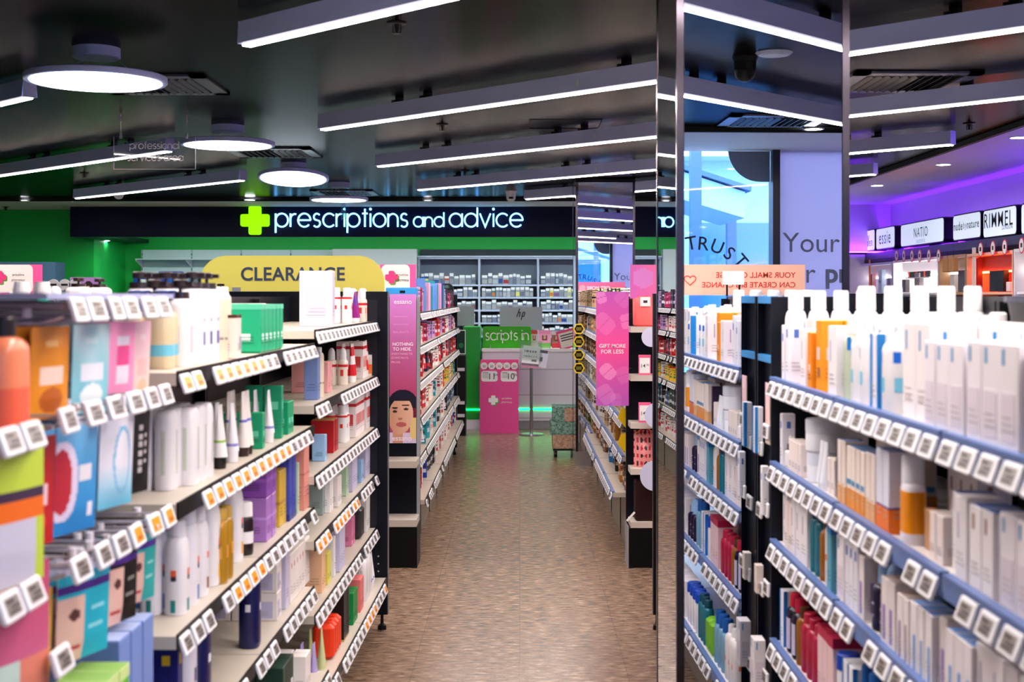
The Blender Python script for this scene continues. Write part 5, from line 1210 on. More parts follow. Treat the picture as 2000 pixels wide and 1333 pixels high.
# rack behind the mirror column: only its black end panel shows
t = thing('shelving_bay', 'rack behind the large column, only black end panel visible', 'shelving', (.66, 5.0, 0))
MB().box(0, 1.1, 0, 1.3, .0, .15, BEIGE).build('base', t); MB().box(.53, .57, 0, 1.5, .1, 1.6, NAVYBLK).build('back_panel', t)
MB().box(-.02, 1.14, 1.5, 1.545, .075, 1.615, NAVYBLK).build('end_panel', t)
for z in (.4, .7, 1.0, 1.3): MB().box(.0, 1.1, 0, 1.298, z, z+.03, BEIGE).build('shelf', t)
for X in (0, 1.12): m = MB(); m.loft([(0,0,0,.02,.02),(0,0,.02,.018,.018),(0,0,.03,.008,.008),(0,0,.08,.007,.007)], BLACK, 14); m.build('foot', t, (X, 1.522, 0))

# ------------------------------------------------------------------ far racks
def fill(side, Xf, D0, D1, z, shelf, keys, hmax, scale=1.0, dens=.7):
    D = D0+.03
    while D < D1-.05:
        key = R.choice(keys); p = protos[key]; n = R.choice((1, 2, 2, 3))
        hh = max(v.co.z for v in p['root'].vertices); s_ = min(1.0, hmax/ (hh+.03))*scale
        for _ in range(n):
            if D+p['w']*s_ > D1-.02: break
            Dm_ = D+p['w']*s_/2; k = (key, shelf); i = cnt.get(k, 0); cnt[k] = i+1
            xx = Xf(Dm_)+side*(.02+p['d']*s_/2)
            v_ = R.uniform(.72, 1.0); o = link(p['name'], p['root'], None, (xx+side*R.uniform(0, .035), Dm_, z), (0, 0, (PI/2 if side < 0 else -PI/2)+R.uniform(-.22, .22)), (s_*.94, s_, s_*v_))
            tag(o, f"{p['desc']}, {ordn(i)} of its kind, {shelf}", p['cat'], f"{p['desc']}s on the {shelf}"); D += p['w']*s_+.004
        if R.random() > dens: D += R.choice((.05, .1))
for key, c, d, nm in (('f_red', (196,26,36), (240,236,236), 'red and white pack'), ('f_blue', (30,60,170), (230,232,240), 'blue pack'), ('f_white', (236,232,232), (200,40,50), 'white pack with red panel'), ('f_magenta', (170,26,90), (240,200,220), 'magenta pack'), ('f_teal', (30,150,170), (190,230,240), 'teal pack'), ('f_yellow', (230,190,30), (60,120,60), 'yellow pack'), ('f_dark', (24,24,40), (190,190,200), 'dark pack'), ('f_lil', (190,160,206), (120,60,150), 'lilac pack'), ('f_navyred', (20,26,70), (206,40,50), 'navy pack with red panel'), ('f_crimson', (120,10,24), (30,20,30), 'crimson and black pack')):
    C_(key, nm, .09, .06, .17, c, patches=((.1,.9,.25,.42,d),(.15,.6,.5,.6,(60,50,60)),(.2,.8,.7,.78,d),(.0,1,.86,.9,(40,36,46))), lines=False, name='blister_pack', cat='pack')
for key, c, d, nm in (('g_tan', (190,160,120), (120,80,50), 'tan natural pack'), ('g_cream', (226,212,190), (150,120,90), 'cream pack'), ('g_brown', (120,80,50), (220,200,170), 'brown pack'), ('g_white', (232,228,222), (90,70,60), 'white and brown pack'), ('g_olive', (140,130,60), (220,210,160), 'olive pack'), ('g_black', (28,26,28), (190,170,120), 'black pack'), ('g_blue', (30,110,170), (220,230,240), 'blue bath pack'), ('g_amb', (170,100,40), (230,210,170), 'amber pack')):
    C_(key, nm, .085, .06, .18, c, patches=((.1,.9,.3,.48,d),(.2,.8,.56,.62,(60,50,40)),(.1,.5,.7,.76,d),(.0,1,.9,.95,(50,40,34))), lines=False, name='bath_pack', cat='pack', r=.006)
FZ = [1.50, 1.29, 1.07, .84, .60, .355]
nmz = ['top', 'second', 'third', 'fourth', 'fifth', 'lowest']
C_('f_tblue', 'tall light blue carton', .07, .16, .25, (96,146,222), lines=False, name='tall_carton'); C_('f_tnavy', 'tall navy carton', .06, .16, .25, (26,50,140), lines=False, name='tall_carton'); C_('f_tteal', 'tall teal carton', .05, .16, .24, (30,140,150), lines=False, name='tall_carton'); C_('f_tpink', 'tall pink carton', .05, .16, .24, (224,160,196), lines=False, name='tall_carton')
lk = [['f_magenta','f_dark','f_crimson','f_lil'], ['f_red','f_white','f_lil','f_magenta'], ['f_crimson','f_white','f_navyred','f_red','tube_red'], ['f_red','f_white','f_yellow','f_teal','white_red'], ['f_teal','f_white','f_blue','f_dark','tube_white'], ['f_white','f_red','f_dark','white_plain','f_blue']]
rk = [['g_cream','g_white','g_tan'], ['g_tan','g_cream','g_amb','g_white'], ['g_cream','g_brown','g_tan'], ['g_tan','g_white','g_black','g_olive'], ['g_white','g_black','g_tan','r_amber'], ['g_brown','g_blue','g_olive','g_black','g_amb']]
fn_ = ['first', 'second', 'third', 'fourth', 'fifth', 'sixth']
# outer plain copies for the hidden sides: centre spine only
for i in range(6):
    a, b = 8.30+i*.9, 9.19+i*.9
    bay(-1, a, b, FZ, FLf, f'{fn_[i]} bay of the far left rack, counting from the portrait poster', gapp=.15, shelfc=BEIGE, orange=None, baseout=.04, group='far left rack bays', H=1.6, kick=True)
    for j, z in enumerate(FZ): fill(-1, FLf, a, b, z, f'{nmz[j]} shelf, {fn_[i]} bay, far left rack', ['f_tblue','f_tnavy','f_tteal','f_tpink','f_tblue'] if (j == 0 and i in (1,2,3)) else lk[j], [.26,.17,.18,.18,.20,.20][j])
for i in range(5):
    a, b = 8.30+i*.9, 9.19+i*.9
    if i == 4: b = 12.76
    bay(1, a, b, [1.50,1.29,1.07,.84,.62,.40], FRf, f'{fn_[i]} bay of the far right rack, counting from gift poster', gapp=.15, shelfc=BEIGE, baseout=.06 if i < 4 else 0, group='far right rack bays', H=1.6, blue=RAILBLUE)
    for j, z in enumerate([1.50,1.29,1.07,.84,.62,.40]): fill(1, FRf, a, b, z, f'{nmz[j]} shelf, {fn_[i]} bay, far right rack', rk[j], [.2,.17,.18,.18,.18,.18][j])
# far end panel of far left rack
t = thing('rack_end_panel', 'black perforated end panel of the far left rack before the counter', 'end panel', (-.9, 13.72, 0))
MB().box(-.3, .268, 0, .045, .075, 1.62, NAVYBLK).build('panel', t)
m = MB()
for i in range(6):
    for j in range(6): X = .24-i*.03; Z = .12+j*.03; m.prism([(X+.003*math.cos(a), Z+.003*math.sin(a)) for a in (0,1.57,3.14,4.71)], -.0015, -.0005, mat((200,200,206), .4))
m.build('perforations', t)
for sg in (-.27, .24): m = MB(); m.loft([(0,0,0,.02,.02),(0,0,.02,.018,.018),(0,0,.03,.008,.008),(0,0,.08,.007,.007)], BLACK, 14); m.build('foot', t, (sg, .022, 0))
t = thing('toothbrush_pack', 'blue toothbrush blister pack hanging on the black end panel', 'blister pack', (P(884, 0, 13.65).x, 13.70, P(0, 674, 13.7).z))
m = MB(); m.box(-.022, .022, 0, .012, 0, .17, mat((30,80,180), .3)); m.box(-.022, .022, -.001, .012, .17, .225, mat((236,226,220), .4)); m.box(-.006,.006,-.004,0,.02,.13,mat((150,190,230), .3)); m.build('card', t)

# left endcap with portrait poster
XE0, XE1, YE = -1.72, -.605, 8.0
t = thing('endcap_unit', 'black endcap shelving unit with cream ledges, left side of aisle', 'shelving', (XE1, YE, 0))
W_ = XE1-XE0
MB().box(-W_, 0, .24, .27, 0, 1.60, NAVYBLK).build('back_panel', t); MB().box(-W_, -.02, .04, .24, 1.575, 1.60, NAVYBLK).build('top_board', t)
m = MB(); m.box(-W_, -.0, .0, .24, 0, P(0, 1030, 8.0).z, BLACK); m.build('base', t)
MB().box(-.02, 0.0, .235, .24, .2, 1.6, GREY).build('edge_strip', t)
for py in (1020, 905): z = P(0, py, 8.0).z; m = MB(); m.box(-W_, -.005, .0, .24, z-.03, z+.01, mat((190,178,170), .4)); m.build('shelf', t)
# poster: gradient and portrait
def essano(u, v):
    base = mixc((176,66,110), (206,130,214), max(0, (v-.35)/.65))
    V = v
    if V < .36:
        x, y = (u-.5), (V-.19)
        hair = ((u-.5)/.56)**2+((V-.26)/.10)**2 < 1 and V > .235
        fx, fy = (u-.42)-(V-.18)*.35, V-.185
        face = (fx/.46)**2+(fy/.125)**2 < 1 and not (V > .285 and hair)
        if face:
            if ((u-.20)/.09)**2+((V-.212)/.008)**2 < 1 or ((u-.62)/.09)**2+((V-.228)/.008)**2 < 1: return (50,30,30)
            if ((u-.2)/.12)**2+((V-.236)/.006)**2 < 1 or ((u-.6)/.14)**2+((V-.254)/.006)**2 < 1: return (50,30,26)
            if ((u-.44)/.2)**2+((V-.125)/.016)**2 < 1: return (186,90,90)
            if ((u-.40)/.09)**2+((V-.163)/.008)**2 < 1: return (176,110,90)
            return mixc((206,150,124), (232,186,160), (u-.1)*1.2)
        if hair: return (22,20,40)
        if .12 < u < .50 and V < .13: return (206,150,126)
        if u > .76 and .03 < V < .17: return (226,196,130)
        if u > .78 and .17 <= V < .24: return (120,20,50)
        if V < .07: return (214,196,226)
        return base
    if V > .955 or True:
        return base
pw, phh = sx(813, 7.97)-sx(761, 7.97), P(0, 575, 7.97).z-P(0, 866, 7.97).z
t = thing('portrait_poster', 'tall pink poster with portrait of a woman resting her cheek', 'poster', (sx(787, 7.97), 7.97, P(0, 866, 7.97).z))
link('printed_panel', art_mesh('printed_panel', pw, phh, 60, 240, essano, thick=.004), t)
wh = mat((250,236,246), .5)
for z in (.2, phh-.15): MB().box(-.02, .02, .0, .27, z, z+.02, BLACK).build('rear_bracket', t)
text('essano', t, width=pw*.66, pos=(.0, -.006, phh-.048), m=wh, bold=.008); text('essano', t, width=pw*.72, pos=(-.005, -.006, .025), m=wh, bold=.008)
text('NOTHING', t, width=pw*.76, pos=(-.0, -.006, phh*.665), m=wh, bold=.014); text('TO HIDE.', t, width=pw*.7, pos=(-.004, -.006, phh*.632), m=wh, bold=.014)
for i, s_ in enumerate(('EVERYTHING TO', '(CLINICALLY)', 'PROVE.')): text(s_, t, width=pw*(.78, .62, .34)[i], pos=(-.004 if i == 0 else (-.018 if i == 1 else -.04), -.006, phh*(.600-.028*i)), m=mat((240,190,210), .5))
for i, s_ in enumerate(('VEGAN INGREDIENTS', 'POTENT ACTIVES', 'REAL RESULTS')): text(s_, t, width=pw*.56, pos=(-.012, -.006, phh*(.85-.052*i)), m=mat((226,170,214), .5))
# right endcap
t = thing('endcap_unit', 'black endcap unit with cream ledges, right side of aisle', 'shelving', (sx(1228, 8.0), 8.0, 0))
MB().box(.0, 1.1, .2, .23, 0, 1.585, NAVYBLK).build('back_panel', t); MB().box(0, 1.1, 0, .2, 0, P(0, 1030, 8).z-.01, BLACK).build('base', t)
MB().box(-.004, 0, .0, .23, 0, P(0, 1030, 8).z, GREY).build('edge_strip', t)
for py in (640, 735, 828, 918, 1022): z = P(0, py, 8.0).z; m = MB(); m.box(.012, 1.1, 0, .2, z-.03, z+.004, mat((204,192,184), .4)); m.build('shelf', t)
def gift(u, v):
    c = mixc((236,74,150), (186,76,176), (v-.5)*2) if v > .5 else mixc((236,74,150), (176,84,180), (.5-v)*2)
    for (a, b, r, q, k) in ((.16,.95,.15,.3,.45), (.82,.93,.2,.8,.16), (.25,.72,.26,.8,.22), (.93,.74,.18,.2,.35), (.36,.30,.2,.75,.5), (.84,.27,.2,.3,.16), (.3,.1,.24,.6,.25), (.62,.05,.16,.1,.15)):
        X, Y = (u-a), (v-b)*3.5; x, y = X*math.cos(q)+Y*math.sin(q), -X*math.sin(q)+Y*math.cos(q)
        if (abs(x)/r)**4+(abs(y)/(r*1.25))**4 < 1 and abs(y) > .012: c = mixc(c, (245,176,220), k)
    return c
pw, phh = sx(1228, 7.97)-sx(1164, 7.97), P(0, 570, 7.97).z-P(0, 793, 7.97).z
t = thing('gift_poster', 'tall pink and purple poster reading GIFT MORE FOR LESS', 'poster', (sx(1196, 7.97), 7.97, P(0, 793, 7.97).z))
link('printed_panel', art_mesh('printed_panel', pw, phh, 40, 110, gift, thick=.004), t)
for z in (.2, phh-.15): MB().box(-.0, pw/2+.02, .0, .035, z, z+.02, BLACK).build('rear_bracket', t)
text('GIFT MORE', t, width=pw*.8, pos=(0, -.006, phh*.525), m=wh, bold=.008); text('FOR LESS', t, width=pw*.68, pos=(0, -.006, phh*.475), m=wh, bold=.008)
t = thing('gift_header_sign', 'pink header sign standing on top of the right endcap', 'sign', (1.05, 8.06, 1.59))
hw = 1.05-sx(1232, 8.0); hz = P(0, 517, 8.0).z-1.59
link('printed_panel', art_mesh('printed_panel', hw*2, hz, 40, 20, lambda u, v: mixc((200,90,180), (240,110,150), u*3) if ((u-.1)/.08)**2+((v-.6)/.3)**2 > 1 else (206,120,196), thick=.004), t)
link('rear_print', art_mesh('rear_print', hw*2, hz, 40, 16, lambda u, v: (250,160,180) if ((u-.7)/.06)**2+((v-.5)/.3)**2 < 1 else mixc((236,90,120), (226,110,160), v), thick=.002), t, (0, .004, 0), (0, 0, PI))
text('GIFT MORE', t, width=.3, pos=(.05, .0065, hz*.62), rot=(0, 0, PI), m=wh, bold=.02); text('FOR LESS', t, width=.26, pos=(.05, .0065, hz*.3), rot=(0, 0, PI), m=wh, bold=.02)
# things on the right endcap
ze = [P(0, y, 8.0).z+.005 for y in (640, 735, 828, 918, 1022)]
t = thing('toiletry_bag', 'coral transparent toiletry bag on the top endcap ledge', 'bag', (sx(1262, 7.98), 8.09, ze[0]))
cr = mat((250,96,96), .25); m = MB(); q = [(0,0,0,.055,.04,None,.5),(0,0,.01,.068,.05,None,.45),(0,0,.16,.07,.045,None,.45),(0,0,.19,.055,.03,None,.6),(0,0,.2,.03,.012)]; m.loft(q, cr, 28); m.build('bag_body', t, smooth=True)
m = MB(); m.tube([(-.03,-.02,.19),(-.01,-.03,.235),(.02,-.03,.25),(.05,-.03,.235),(.07,-.02,.19)], .004, cr); m.build('handle', t)
m = MB(); m.box(.0-.03, .03, -.062, -.058, .12, .175, WHITE); m.box(-.012,.012,-.0635,-.062,.14,.155,INK); m.build('swing_tag', t)
for i, (py0, z, lb) in enumerate(((696, ze[1], 'pink price card reading 14.00 on the endcap'), (790, ze[2], 'lower pink price card half hidden by a white disc'))):
    t = thing('price_card', lb, 'price card', (sx(1260, 7.98), 8.01, z), group=None)
    MB().box(-.036, .036, 0, .003, 0, .12, mat((240,100,150), .4)).build('card', t)
    m = MB(); m.prism(rrect(0, .057, .03, .045, .002), -.001, 0, WHITE); m.build('bubble', t); text('14', t, height=.022, pos=(-.008, -.0015, .055), m=INK, bold=.004); text('00', t, height=.011, pos=(.018, -.0015, .061), m=INK)
for i, (px, py, r) in enumerate(((1272, 659, 19), (1285, 812, 26), (1280, 930, 30))):
    c = P(px, py, 7.93); m = MB(); rr = r*7.93/F; m.prism([(rr*math.cos(a*PI/20), rr*math.sin(a*PI/20)) for a in range(40)], 0, .003, mat((206,206,236), .4)); m.box(-.01, .01, .001, .09, -.002, .0, WHITE); m.box(-.01, .01, .085, .09, min(0, ze[i]-.03-c.z), .002, WHITE)
    tag(m.build('shelf_wobbler', None, (c.x, 7.93, c.z)), f'{["upper","middle","lowest"][i]} round white shelf wobbler at the right endcap', 'shelf wobbler', 'round white wobblers on the right endcap')
t = thing('floral_bag', 'clear bag with pink floral pattern on a low endcap ledge', 'bag', (sx(1262, 8), 8.1, ze[3]))
def floral(u, v):
    a = math.sin(u*17+2)*math.sin(v*15); return (200,30,60) if a > .6 else ((40,34,50) if a < -.6 else (240,150,150))
link('bag_front', art_mesh('bag_front', .13, .22, 24, 30, floral, bulge=lambda u, v: .05*math.sin(PI*u)*math.sin(PI*min(1, v+.1))), t, (0, 0, 0))
m = MB(); m.tube([(-.05,0,.2),(-.02,-.02,.23),(.02,-.02,.23),(.05,0,.2)], .004, mat((240,150,130), .3)); m.build('handle', t)
c = P(1233, 1012, 7.95); m = MB(); M = Matrix.Rotation(.55, 4, 'Y'); m.box(-.035, .035, -.005, 0, -.006, .006, WHITE, Matrix.Rotation(-.85, 4, 'Y')); tag(m.build('loose_price_strip', None, (sx(1232, 7.98), 7.985, ze[4]+.035)), 'loose white price strip sticking out at the lowest endcap ledge', 'price strip')
t = thing('gift_box', 'dark maroon box standing on the lowest endcap ledge', 'box', (sx(1268, 8), 8.1, ze[4]))
m = MB(); m.rbox(.16, .14, .24, mat((40,12,18), .4), .01); m.build('box_body', t)
# small dark green bottles on top of far right rack
for i in range(6):
    m = MB(); m.loft([(0,0,0,.011,.011),(0,0,.028,.011,.011),(0,0,.034,.005,.005),(0,0,.05,.005,.005)], mat((16,60,40) if i != 1 else (120,200,110), .25), 10)
    tag(m.build('oil_bottle', None, (sx(1174+i*7.5, 8.25), 8.32, 1.602)), f'tiny green oil bottle, {ORD[i]} from left on the rack above the gift poster', 'bottle', 'tiny green bottles above the gift poster')
tag(MB().box(.44, .69, 8.28, 8.38, 1.59, 1.601, NAVYBLK).build('bottle_ledge'), 'dark ledge carrying the tiny green bottles', 'ledge')
# yellow hexagon strip and yellow bees
for i, py in enumerate((643, 668, 694, 720)):
    c = P(1129, py, 12.7); c.x = sx(1131, 12.7)
    m = MB(); 
    for k in range(6):
        a0, a1 = k*PI/3, (k+1)*PI/3; m.prism([(.055*math.cos(a0), .055*math.sin(a0)), (.055*math.cos(a1), .055*math.sin(a1)), (.043*math.cos(a1), .043*math.sin(a1)), (.043*math.cos(a0), .043*math.sin(a0))], 0, .003, mat((240,206,20), .4))
    m.box(-.025, .025, 0, .003, -.016, .016, mat((120,104,20), .4)); m.prism([(.043*math.cos(k*PI/3), .043*math.sin(k*PI/3)) for k in range(6)], .001, .003, BLACK)
    tag(m.build('hexagon_tag', None, (c.x, 12.74, c.z)), f'yellow and black hexagon tag, {["top","second","third","lowest"][i]} of four by the far column', 'hexagon tag', 'yellow hexagon tags by the far column')
for i, py in enumerate((817, 866)):
    c = P(1222, py, 8.3); m = MB(); m.prism([(-.04,0),(-.02,.055),(.01,.065),(.035,.05),(.04,-.03),(.01,-.06)], 0, .01, mat((250,206,10), .4)); m.prism([(.01,.0),(.018,.0),(.024,.03),(.018,.03)], -.001, 0, BLACK)
    tag(m.build('yellow_tag', None, (sx(1219, 8.28), 8.275, c.z)), f'{["upper","lower"][i]} yellow cut-out tag below the gift poster', 'tag', 'yellow cut-outs below the gift poster')

# signs behind the left racks
def pharm_sign(px0, px1, py0, py1, D, label, zb=None):
    x0, x1 = sx(px0, D), sx(px1, D); z0, z1 = P(0, py1, D).z, P(0, py0, D).z; w2, h_ = (x1-x0)/2, z1-z0
    t = thing('pharmacy_sign', label, 'sign', ((x0+x1)/2, D, z0))
    m = MB(); m.box(-w2, w2, 0, .008, 0, h_, mat((250,90,160), .45)); m.build('sign_board', t)
    m = MB(); m.prism(rrect(-w2*.12, h_*.62, w2*.88-.01, h_*.38-.001, .03), -.001, 0, mat((246,236,232), .45)); m.build('white_panel', t)
    cross_logo(t, -w2*.35, h_*.66, h_*.17, mat((236,60,130), .4), mat((110,150,70), .4), -.002)
    text('priceline', t, height=h_*.085, pos=(w2*.25, -.003, h_*.72), m=INK); text('pharmacy', t, height=h_*.085, pos=(w2*.25, -.003, h_*.58), m=INK)
    return t
pharm_sign(742, 812, 517, 590, 8.6, 'pink and white pharmacy sign right of the yellow clearance sign')
pharm_sign(-40, 82, 517, 590, 8.6, 'pink and white pharmacy sign at the left photo edge')
D = 8.14; t = thing('care_carton', 'light blue care carton above the portrait poster', 'box', (sx(785, D), D, 1.602)); 
m = MB(); w2 = (sx(812, D)-sx(752, D))/2; m.rbox(2*w2, .08, P(0,562,D).z-1.602, mat((50,150,220), .35), .004); m.build('box_body', t); m = MB(); m.box(-w2*.1, w2*.25, -.041, -.04, .02, .035, BLACK); m.build('print', t)
t = thing('portrait_card', 'mauve card with dark-haired woman against the green wall', 'poster', (sx(167, 12), 12, 1.602))
link('printed_panel', art_mesh('printed_panel', sx(197,12)-sx(137,12), .17, 30, 20, lambda u, v: (30,20,24) if ((u-.6)/.17)**2+((v-.45)/.36)**2 < 1 and ((u-.6)/.1)**2+((v-.3)/.25)**2 > 1 else ((200,150,120) if ((u-.6)/.1)**2+((v-.3)/.25)**2 <= 1 else (150,110,170)), thick=.004), t)
tag(MB().box(sx(-60, 14), sx(108, 14), 14, 14.3, 0, P(0, 512, 14).z, mat((52,92,120), .5)).build('display_cabinet'), 'slate blue tall display cabinet before the green wall at far left', 'cabinet')
# middle rack between (tops seen through the bottle necks and at left)
for (x0, x1, y0, y1, lb) in ((-3.6, -2.5, 4.2, 7.2, 'dark second rack beyond the near left rack'), (-4.4, -2.5, 8.5, 13.5, 'dark far rack left of the far left rack'), (2.1, 3.0, 4.9, 7.6, 'dark middle rack beyond the white bottles, nearer'), (2.1, 3.0, 8.3, 13.4, 'dark middle rack beyond the white bottles, farther')):
    t = thing('low_rack', lb, 'shelving', ((x0+x1)/2, y0, 0)); w2 = (x1-x0)/2; L = y1-y0
    MB().box(-.02, .02, 0, L, .1, 1.585, NAVYBLK).build('spine_panel', t); MB().box(-w2, w2, .02, L-.02, 1.56, 1.598, NAVYBLK).build('top_board', t); MB().box(-w2, w2, 0, L, 0, .14, BEIGE).build('base', t)
    for yy in (0, L): MB().box(-w2, w2, yy-.02, yy+.02, .06, 1.6, mat((60,76,110), .35)).build('end_panel', t)
    for z in (.5, .85, 1.2): MB().box(-w2, w2, .02, L-.02, z, z+.03, BEIGE).build('shelf', t)
# small discount roundels peeking over the left rack
for i, (px, py) in enumerate(((104, 557), (126, 557), (146, 557))):
    c = P(px, py, 6.0); m = MB(); m.prism([(.026*math.cos(a*PI/12), .026*math.sin(a*PI/12)) for a in range(24)], 0, .003, WHITE); m.box(-.003, .003, 0, .003, -.12, -.02, GREY); m.box(-.015, .015, -.001, 0, -.004, .006, INK)
    tag(m.build('shelf_roundel', None, (c.x, 6.0, c.z)), f'{["left","middle","right"][i]} white round shelf marker above the hanging sachets', 'marker', 'round white markers above the sachets')
for i, px in enumerate((42, 82)):
    c = P(px, 566, 3.2); m = MB(); m.loft([(0,0,0,.02,.02,mat((60,190,180), .3)),(0,0,.012,.021,.021,mat((60,190,180), .3)),(0,0,.03,.02,.02,WHITE),(0,0,.05,.016,.016,WHITE)], WHITE, 18)
    tag(m.build('cream_pot', None, (c.x, 3.2, 1.585)), f'{["left","right"][i]} small white pot with turquoise base on the rack top', 'pot', 'pots on the rack top'); 
tag(MB().box(-1.6, -1.18, 2.0, 3.7, 1.57, 1.584, mat((150,160,206), .35)).build('top_shelf_board'), 'pale blue top shelf board along the near left rack', 'shelf')
for i in range(16):
    x = -1.25-.02*(i % 3); D = 2.1+i*.1
    put(['tube_white', 'white_dome', 'slim_cream', 'box_white_s'][i % 4], x, D, 1.5855, PI/2, f"{protos[['tube_white', 'white_dome', 'slim_cream', 'box_white_s'][i % 4]]['desc']} lying along the rack top, {ORD[i]} from camera", 'assorted pieces along the near left rack top', (.6, .6, .18 if i % 4 else .12))

# ------------------------------------------------------------------ right wall: lit brand boxes, valance, cosmetics cabinets
FACE = mat((226,240,255), .5, 0, .26); VAL = mat((70,72,100), .4)
XB = 4.12
def boxD(px): return F*XB/(px-VX)
def lightbox(pl, pr, yt, yb, lines, label):
    """pl, pr: left and right photo columns; yt, yb: top and bottom rows at the left edge"""
    Df, Dn = boxD(pl), boxD(pr); zt, zb = EYE+(VY-yt)*Df/F, EYE+(VY-yb)*Df/F; L = Df-Dn; h_ = zt-zb
    t = thing('brand_light_box', label, 'light box', (XB, (Df+Dn)/2, zb), (0, 0, -PI/2), 'lit brand boxes on the purple wall')
    m = MB(); m.prism(rrect(0, h_/2, L/2, h_/2, .04), .004, .15, BLACK); m.build('case', t)
    m = MB(); m.prism(rrect(0, h_/2, L/2-.012, h_/2-.012, .035), 0, .004, FACE); m.build('lit_face', t)
    for (s_, wf, dx, dz, col, bd) in lines: text(s_, t, space=1.18, width=L*wf, height=None, pos=(dx*L, -.002, h_*(.5+dz)), m=mat(col, .5), bold=bd)
    MB().box(-.05, .05, .1, .2, -.12, .02, mat((40,20,90), .4)).build('mounting_post', t)
    return t
lightbox(1676, 1708, 453, 494, [('Sally', .5, -.05, .08, (60,60,66), .002), ('hansen', .6, .08, -.08, (50,60,110), .002)], 'smallest lit brand box, farthest along the purple wall')
lightbox(1711, 1747, 447, 489, [('essie', .62, 0, .02, (30,34,40), .002)], 'second lit brand box from the left, nearly square with round dark letters')
lightbox(1759, 1843, 439, 484, [('NATIO', .32, 0, .04, (60,90,100), .002), ('australia', .2, 0, -.3, (170,180,190), 0)], 'longest lit brand box on the purple wall, thin lettering')
lightbox(1861, 1915, 421, 472, [('nude', .32, -.29, .05, (40,40,50), .008), ('by', .12, -.04, .02, (150,150,160), 0), ('nature', .42, .25, .03, (40,70,60), .008)], 'lit box with two bold words joined by a thin one, purple wall')
lightbox(1920, 1985, 411, 467, [('RIMMEL', .86, -.02, .1, (50,50,60), .002), ('LONDON', .3, .25, -.2, (90,90,100), .002)], 'lit box with tall spaced capitals and a smaller city name')
lightbox(1994, 2040, 398, 460, [], 'lit brand box cut by the right photo edge')
t = thing('valance_beam', 'long dark valance beam under the lit brand boxes', 'valance', (4.1, 9.6, 2.03))
MB().box(-.03, .28, 0, 6.4, 0, .075, VAL).build('beam', t); MB().box(-.035, .28, 0, 6.4, -.035, -.001, BLACK).build('lower_rail', t)
PUR = bpy.data.materials.new('purple_light'); PUR.use_nodes = True; _b = PUR.node_tree.nodes['Principled BSDF']; _b.inputs['Emission Color'].default_value = (.22, .02, 1, 1); _b.inputs['Emission Strength'].default_value = 15
t = thing('purple_light_strip', 'purple led strip glowing up the right wall behind the brand boxes', 'light strip', (4.34, 7.6, 2.12))
MB().box(-.03, .03, 0, 8.3, 0, .012, PUR).build('strip', t); MB().box(-.035, .035, 0, 8.3, -.02, 0, BLACK).build('channel', t)
t = thing('purple_light_strip', 'purple led strip under the purple back wall corner', 'light strip', (3.85, 16.0, 2.12))
MB().box(-.5, .5, -.03, .03, 0, .012, PUR).build('strip', t); MB().box(-.5, .5, -.035, .035, -.02, 0, BLACK).build('channel', t)

WOOD = mat((236,206,176), .4)
def cabinet(pl, pr, frame, backc, header, label, items, lit=(250,244,240), lite=1.2, zt=1.99):
    lite *= 3.5
    X0 = 4.05; Df, Dn = F*X0/(pl-VX), F*X0/(pr-VX); L = Df-Dn
    t = thing('cosmetics_cabinet', label, 'cabinet', (X0, (Df+Dn)/2, 0), (0, 0, -PI/2))
    MB().box(-L/2, L/2, .28, .34, 0, zt, mat(backc, .5)).build('back_panel', t)
    for s_ in (-1, 1): MB().box(s_*L/2-.02*(1 if s_ > 0 else 0), s_*L/2+.02*(1 if s_ < 0 else 0), 0, .28, 0, zt, mat(frame, .4)).build('side_panel', t)
    MB().box(-L/2+.02, L/2-.02, 0, .28, zt-.025, zt, mat(frame, .4)).build('top_panel', t)
    MB().box(-L/2+.02, L/2-.02, .1, .28, zt-.16, zt-.026, mat(header, .4)).build('header_panel', t)
    MB().box(-L/2+.03, L/2-.03, .09, .1, zt-.175, zt-.16, mat(lit, .5, 0, lite)).build('light_strip', t)
    for z in (.4, .8, 1.2, 1.5, 1.62): MB().box(-L/2+.02, L/2-.02, .02, .28, z, z+.02, mat(frame, .4)).build('shelf', t)
    n = 0
    for (xf, w_, h_, c, nm, zz) in items:
        m = MB(); m.rbox(w_, .05, h_, mat(c, .35), .004)
        o_ = tag(m.build('makeup_display', None, (X0+.05, (Df+Dn)/2-xf*L, zz), (0, 0, -PI/2)), f'{nm} in the {label.split(",")[0]}', 'makeup display', None); n += 1
        if 'round letters' in nm: text('essie', o_, width=w_*.7, pos=(0, -.027, h_*.5), m=INK)
    return t
W_ = (240,238,246)
cabinet(1670, 1742, (214,204,236), (206,196,226), (226,206,222), 'pale lilac nail polish cabinet, farthest on right wall', [(-.36, .16, .2, (240,120,40), 'orange display card', 1.645), (-.12, .14, .22, (176,120,130), 'rose tester panel', 1.645), (.14, .14, .26, (200,226,240), 'pale card with small round letters', 1.645), (.36, .12, .16, (130,120,150), 'grey tester', 1.645)], zt=1.985)
cabinet(1744, 1832, W_, (246,244,240), (236,230,236), 'white cosmetics cabinet with black sample bottles', [(-.3, .12, .14, (90,84,90), 'grey tester stand', 1.645), (.0, .16, .2, (150,140,146), 'angled tester tray', 1.645)], lite=3)
cabinet(1834, 1886, (190,150,110), (200,180,160), (210,190,190), 'natural wood cosmetics cabinet with hanging kraft bags', [(-.1, .12, .16, (220,214,214), 'white tester stand', 1.645), (.25, .2, .2, (90,84,90), 'grey picture panel', 1.645)])
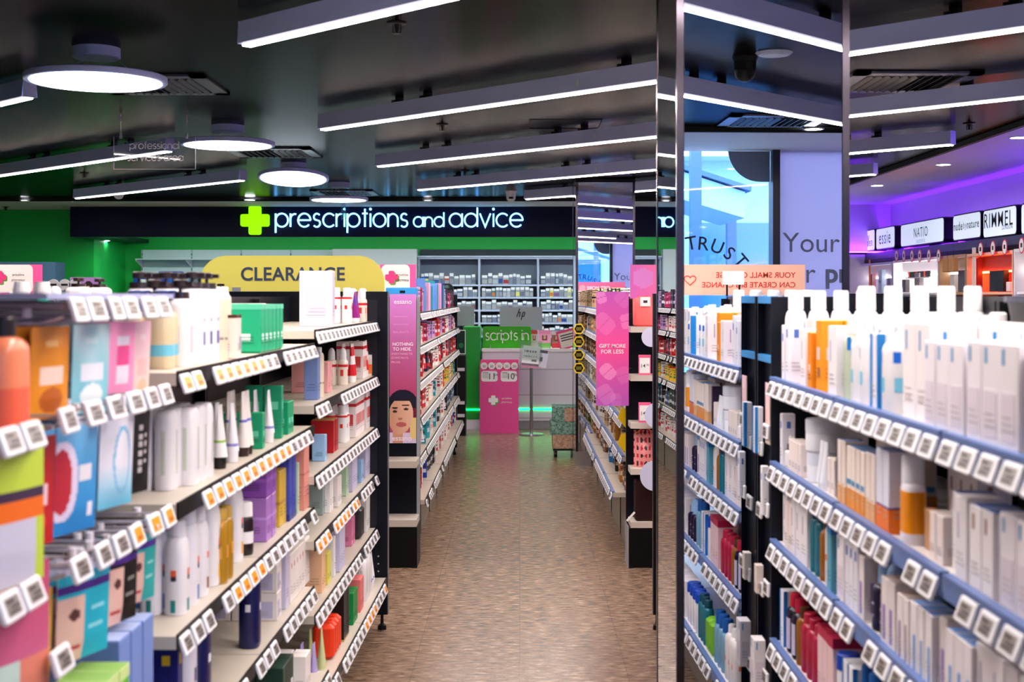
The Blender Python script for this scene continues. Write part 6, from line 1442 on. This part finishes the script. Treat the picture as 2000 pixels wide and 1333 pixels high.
cabinet(1888, 1978, (246,190,160), (150,12,26), (150,60,60), 'red cosmetics cabinet with glowing orange frame', [(-.38, .14, .3, (120,24,34), 'dark red portrait panel', 1.645), (.1, .34, .18, (20,16,24), 'black display block', 1.645), (.34, .08, .08, (236,226,236), 'white price holder', 1.645)], lit=(255,110,50), lite=5, zt=1.985)
cabinet(1980, 2060, W_, (150,110,90), (170,120,90), 'brown and white cosmetics cabinet at the right photo edge', [(-.2, .14, .16, (60,40,50), 'dark tester tray', 1.645)])
# row of small black lipsticks on the white cabinet
for i in range(14):
    D = 14.25-i*.055; m = MB(); m.loft([(0,0,0,.012,.012),(0,0,.06,.012,.012)], mat((18,16,20) if i % 5 else (210,60,60), .3), 10)
    tag(m.build('sample_bottle', None, (4.09, D, 1.80), (0, 0, 0)), f'small dark sample bottle, {ORD[i]} from left on the white cabinet', 'bottle', 'dark samples on the white cosmetics cabinet')
tag(MB().box(4.06, 4.13, 13.45, 14.3, 1.79, 1.80, WHITE).build('sample_ledge'), 'white ledge carrying the dark sample bottles', 'ledge')
for i, (px, w_) in enumerate(((1850, .1), (1862, .1))):
    D = F*4.0/(px-VX); m = MB(); m.rbox(.05, .14, .13, mat((190,140,90), .6), .006); m.tube([(0,0,.13),(0,0,.2)], .002, BLACK, 5)
    tag(m.build('kraft_bag', None, (4.0, D, 1.83)), f'{["left","right"][i]} kraft paper bag hanging from the valance', 'bag', 'kraft bags under the valance')
for i, px in enumerate((1751, 1765, 1781, 1796, 1814, 1833, 1915, 1939, 1962, 1995)):
    D = F*4.02/(px-VX); z = EYE+(VY-(500 if px < 1850 else 483+ (1962-px)*.1))*D/F
    m = MB(); m.prism([(.045*math.cos(a*PI/12), .065*math.sin(a*PI/12)) for a in range(24)], 0, .003, mat((226,60,100), .4)); m.prism([(.036*math.cos(a*PI/12), .055*math.sin(a*PI/12)) for a in range(24)], -.001, 0, WHITE); m.box(-.015,.015,-.002,-.001,-.015,.02,INK)
    tag(m.build('discount_roundel', None, (4.02, D, z), (0, 0, -PI/2+.1)), f'oval red-edged discount tag, {ORD[i]} from left under the brand boxes', 'discount tag', 'discount tags hanging below the brand boxes')
c = boxD(1699); tag(MB().box(-.035, .035, -.004, .0, 0, .31, mat((246,130,60), .4)).build('hanging_tag', None, (4.064, F*4.064/(1699-VX), 1.72), (0,0,-PI/2)), 'orange hanging strip tag below the smallest brand box', 'tag')
tag(MB().box(-.05, .05, -.004, .0, 0, .34, mat((236,216,214), .4)).build('hanging_tag', None, (4.064, F*4.064/(1903-VX), 1.70), (0,0,-PI/2)), 'pale hanging strip tag beside the red cabinet', 'tag')
